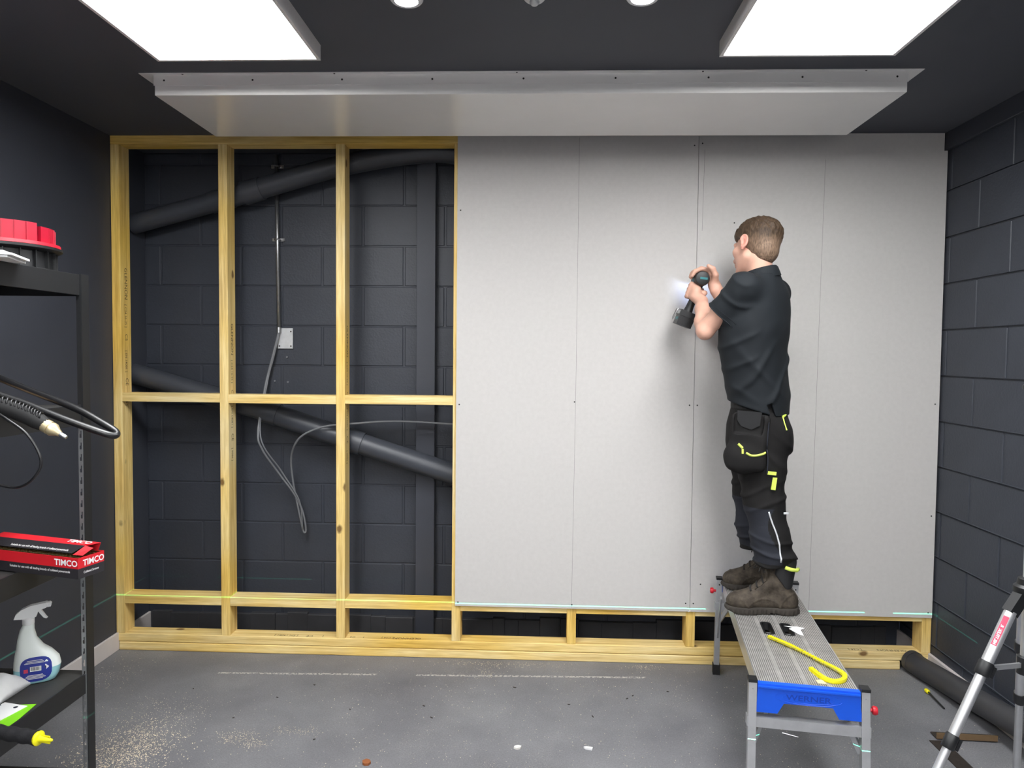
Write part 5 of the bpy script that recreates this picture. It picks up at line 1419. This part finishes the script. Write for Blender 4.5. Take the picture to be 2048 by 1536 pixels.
    # ---- boots
    def boot(toe, heel, shaft_top, name, label):
        toe, heel = np.array((*toe, 0.)), np.array((*heel, 0.)); u = nrm(toe-heel); v = np.cross((0, 0, 1), u); L = np.linalg.norm(toe-heel)
        A = np.stack([u, v, np.array((0, 0, 1.))], 1)
        def B(l, s_, z): return heel+u*l+v*s_+np.array((0, 0, PZ+z))
        lo = np.minimum(toe, heel)-.09; hi = np.maximum(toe, heel)+.09; lo[2] = PZ-.01; hi[2] = PZ+.26
        g = SDF(lo, hi, .0034)
        g.ell(B(.046, 0, .050), (.046, .038, .050), A, .02)
        g.cone(B(.05, 0, .050), B(.19, .0, .048), .039, .040, .03)
        g.ell(B(L-.066, .002, .044), (.066, .050, .044), A, .015)
        g.cone(B(.205, 0, .062), B(.115, 0, .125), .030, .036, .03)
        st = np.array(shaft_top)
        g.cone(B(.070, 0, .085), st, .043, .047, .02)
        g.ell(B(.138, 0, .178), (.016, .030, .034), A, .012)
        g.half((0, 0, PZ+.022), (0, 0, -1), .002)
        # tongue and toe-cap seams, creases
        def cr(X, Y, Z):
            l = (X-heel[0])*u[0]+(Y-heel[1])*u[1]; s_ = (X-heel[0])*v[0]+(Y-heel[1])*v[1]
            ridge = np.exp(-((l-(L-.085)-.9*(Z-PZ-.03))/.005)**2)*.003
            arc = np.exp(-((np.sqrt((l-.15)**2/1.8+(Z-PZ-.025)**2*1.4)-.05)/.005)**2)*.0028
            hl = np.exp(-((np.sqrt((l-.02)**2+(Z-PZ-.03)**2)-.062)/.005)**2)*.0026
            wv = np.sin(l*170+np.sin(Z*80)*1.5)*.0011*np.clip((l-.12)/.04, 0, 1)*np.clip((L-.09-l)/.03, 0, 1)
            return -(ridge+arc+hl)+wv+np.sin(X*310+Z*260)*np.sin(Y*280+Z*190)*.0004
        g.wrinkle(cr)
        g.carve(st-np.array((0, 0, .004)), (-u*.25+np.array((0, 0, 1.))), lo, hi, .004)
        bo, BV, BQ = solid(name, g, 'boot_leather', body); bo['label'] = label
        bb = BVHTree.FromPolygons([tuple(x) for x in BV], [tuple(q) for q in BQ])
        # lugged sole following the foot outline
        g = SDF((lo[0], lo[1], PZ-.004), (hi[0], hi[1], PZ+.05), .0034)
        g.ell(B(.050, 0, .014), (.056, .044, .05), A, .02); g.cone(B(.05, 0, .014), B(.20, 0, .014), .042, .044, .03); g.ell(B(L-.070, .002, .014), (.078, .0555, .05), A, .02)
        def lug(X, Y, Z):
            l = (X-heel[0])*u[0]+(Y-heel[1])*u[1]
            return np.clip(np.sin(l*330)*1.5, -1, 1)*.0022*np.clip((PZ+.024-Z)/.008, 0, 1)
        g.wrinkle(lug)
        def toe_spring(X, Y, Z):
            l = (X-heel[0])*u[0]+(Y-heel[1])*u[1]
            return np.clip(l-(L-.06), 0, 1)**1.6*1.1+PZ-Z
        g.op(lambda X, Y, Z: toe_spring(X, Y, Z), g.lo, g.lo+g.h*g.n, .002, 'i', 0)
        g.half((0, 0, PZ+.030), (0, 0, 1), .003)
        # raised heel breast
        g.rbox(B(.105, 0, PZ*0-.002), (.020, .08, .008), A, .002, .003, 's')
        solid('sole', g, 'boot_sole', bo)
        # laces over the instep
        ld = nrm(np.array(B(.20, 0, .09))-B(.105, 0, .165)); 
        for i in range(5):
            t = i/4; l = .205-.10*t; z = .10+.075*t; pts = []
            for k in range(-4, 5):
                s_ = k/4*.026; o_ = B(l+.06+.012*(k/4), s_, z+.09); dirv = Vector(-nrm(u*.62+np.array((0, 0, .78))))
                h = bb.ray_cast(Vector(o_), dirv)
                if h[0] is not None: pts.append(h[0]-dirv*.002)
            if len(pts) > 3: MB().tube(pts, .0038, 6).build('lace', 'lace', bo, smooth=True)
        for sg in (-1, 1):
            pts = []
            for i in range(9):
                t = i/8; l = .205-.10*t; z = .10+.075*t; o_ = B(l+.05, sg*.024, z+.09); dirv = Vector(-nrm(u*.62+np.array((0, 0, .78))))
                h = bb.ray_cast(Vector(o_), dirv)
                if h[0] is not None: pts.append(h[0]-dirv*.001)
            if len(pts) > 3: MB().tube(pts, .0024, 6).build('eyelet_band', 'boot_leather', bo, smooth=True)
        kx = [Vector(B(.155, sg*.012, .185)) for sg in (-1, 1)]
        o_ = bb.ray_cast(Vector(B(.19, 0, .26)), Vector(-nrm(u*.45+np.array((0, 0, .85)))))
        c = o_[0] if o_[0] is not None else kx[0]
        MB().tube(spline([c+Vector(v*.0)+Vector((0, 0, .004)), c+Vector(v*.025)+Vector(u*.012)+Vector((0, 0, .012)), c+Vector(v*.034)+Vector(u*.02)-Vector((0, 0, .006)), c+Vector(v*.012)+Vector(u*.012)], 5), .0024, 6).build('lace_bow', 'lace', bo, smooth=True)
        MB().tube(spline([c+Vector((0, 0, .004)), c-Vector(v*.025)+Vector(u*.012)+Vector((0, 0, .010)), c-Vector(v*.034)+Vector(u*.024)-Vector((0, 0, .010)), c-Vector(v*.012)+Vector(u*.014)], 5), .0024, 6).build('lace_bow', 'lace', bo, smooth=True)
        return bo
    boot((.818, 3.062), (1.118, 3.052), (1.032, 3.066, .720), 'boot', 'worn brown work boot on the side nearer the camera')
    boot((.882, 3.375), (1.178, 3.350), (1.078, 3.356, .720), 'boot', 'worn brown work boot on the side nearer the wall')
    # dark strap and lime lining showing at the trouser bottoms
    for (cx, cy, s_) in ((1.045, 3.066, 1.0), (1.06, 3.35, .9)):
        g = SDF((cx-.11, cy-.10, .575), (cx+.11, cy+.10, .72), .004)
        g.cone((cx-.004, cy, .61), (cx+.004, cy, .70), .058*s_, .064*s_, .01)
        g.half((cx-.01, cy, .62), (-.75, 0, -.55), .004); g.half((cx-.035, cy, .66), (-1, 0, .25), .006)
        solid('gaiter', g, 'sock_strap', tr)
    MB().tube([Vector((x, y, z)) for x, y, z in ((1.045, 3.000, .690), (1.07, 2.998, .682), (1.095, 3.008, .676), (1.112, 3.035, .674))], .008, 8).build('cuff_lining', 'lime_trim', tr, smooth=True)
    MB().tube([Vector((x, y, z)) for x, y, z in ((.985, 3.28, .715), (.995, 3.275, .712), (1.01, 3.272, .706))], .007, 8).build('cuff_lining', 'lime_trim', tr, smooth=True)
    return body
person()

# ------------------------------------------------------------------ cordless driver
def driver():
    y0 = 3.352
    e = empty('cordless_driver', (DRX, 3.45, DRZ), 'black and teal cordless driver held against the plasterboard', 'drill')
    MB().lathe([(.022, 0), (.031, .003), (.0345, .012), (.0345, .075), (.033, .105), (.028, .128), (.0245, .134)], (DRX, y0, DRZ), (0, 1, 0), 28).build('motor_housing', 'drill_black', e, smooth=True, auto=35)
    MB().obox((DRX+.004, y0+.0005, DRZ-.001), (1, 0, -.12), (.12, 0, 1), (0, 1, 0), .017, .005, .0025).build('rear_badge', 'drill_teal', e)
    MB().lathe([(.0352, 0), (.0352, .02)], (DRX, y0+.045, DRZ), (0, 1, 0), 28).build('trim_band', 'drill_teal', e, smooth=True, auto=35)
    MB().lathe([(.019, .132), (.021, .14), (.021, .168), (.016, .182), (.010, .188)], (DRX, y0, DRZ), (0, 1, 0), 20).build('chuck', 'black_plastic', e, smooth=True, auto=35)
    MB().tube([(DRX, y0+.185, DRZ), (DRX, YP-.006, DRZ)], .0035, 8).build('screw_bit', 'steel', e)
    a = Vector((DRX, 3.415, DRZ-.02)); b = Vector((.707, 3.425, 1.795)); d = (b-a).normalized()
    sec = MB(); n = 16; P = []
    u = Vector((0, 1, 0)); u = (u-d*u.dot(d)).normalized(); v = d.cross(u)
    prof = [(0, .024, .019), (.03, .022, .0175), (.08, .021, .017), (.12, .024, .019), (.155, .03, .024)]
    for h, ru, rv in prof:
        for k in range(n):
            t = 2*math.pi*k/n; P.append(a+d*h+u*ru*math.cos(t)+v*rv*math.sin(t))
    F = []
    for i in range(len(prof)-1): F += [(i*n+k, i*n+(k+1) % n, (i+1)*n+(k+1) % n, (i+1)*n+k) for k in range(n)]
    F += [tuple(range(n))[::-1], tuple((len(prof)-1)*n+k for k in range(n))]
    sec.add(P, F).build('pistol_grip', 'drill_black', e, smooth=True, auto=50)
    MB().obox(a+d*.045+u*.024, d, u, v, .013, .006, .007).build('trigger', 'red_plastic', e)
    c = b+d*.022
    bt = MB().obox(c, u, v, d, .056, .038, .014).build('battery_shoe', 'drill_black', e)
    b2 = MB().obox(c+d*.036, u, v, d, .053, .036, .022).build('battery_pack', 'black_plastic', e)
    for k in (-1, 1): MB().obox(c+d*.03+v*.0362*k, u, v, d, .03, .001, .006).build('battery_catch', 'drill_teal', b2)
    s = -1 if v.x > 0 else 1
    q = c+v*(.042*s)
    MB().tube([q+u*(-.02)-d*.012, q+u*(-.02)-d*.012+v*.008*s, q+u*(-.02)+d*.036+v*.012*s, q+u*(-.004)+d*.044+v*.012*s, q+u*.012+d*.036+v*.012*s, q+u*.012-d*.01+v*.010*s], .0022, 6).build('belt_hook', 'steel', e, smooth=True)
    MB().obox(c+v*.0385*s, u, v, d, .03, .0015, .009).build('side_screws', 'galvanised', e)
    # work light under the chuck
    MB().lathe([(.006, 0), (.005, .004)], (DRX-.004, y0+.128, DRZ-.030), (0, 1, -.1), 10).build('led', 'led_lens', e)
    ld = bpy.data.lights.new('driver_lamp', 'SPOT'); ld.energy = LED_W; ld.spot_size = R(120); ld.spot_blend = .9; ld.shadow_soft_size = .004; ld.color = (.55, .66, 1.0)
    o = bpy.data.objects.new('driver_lamp', ld); C.objects.link(o); o.location = (DRX+.012, y0+.134, DRZ-.031); o.rotation_euler = (R(94), 0, 0)
driver()
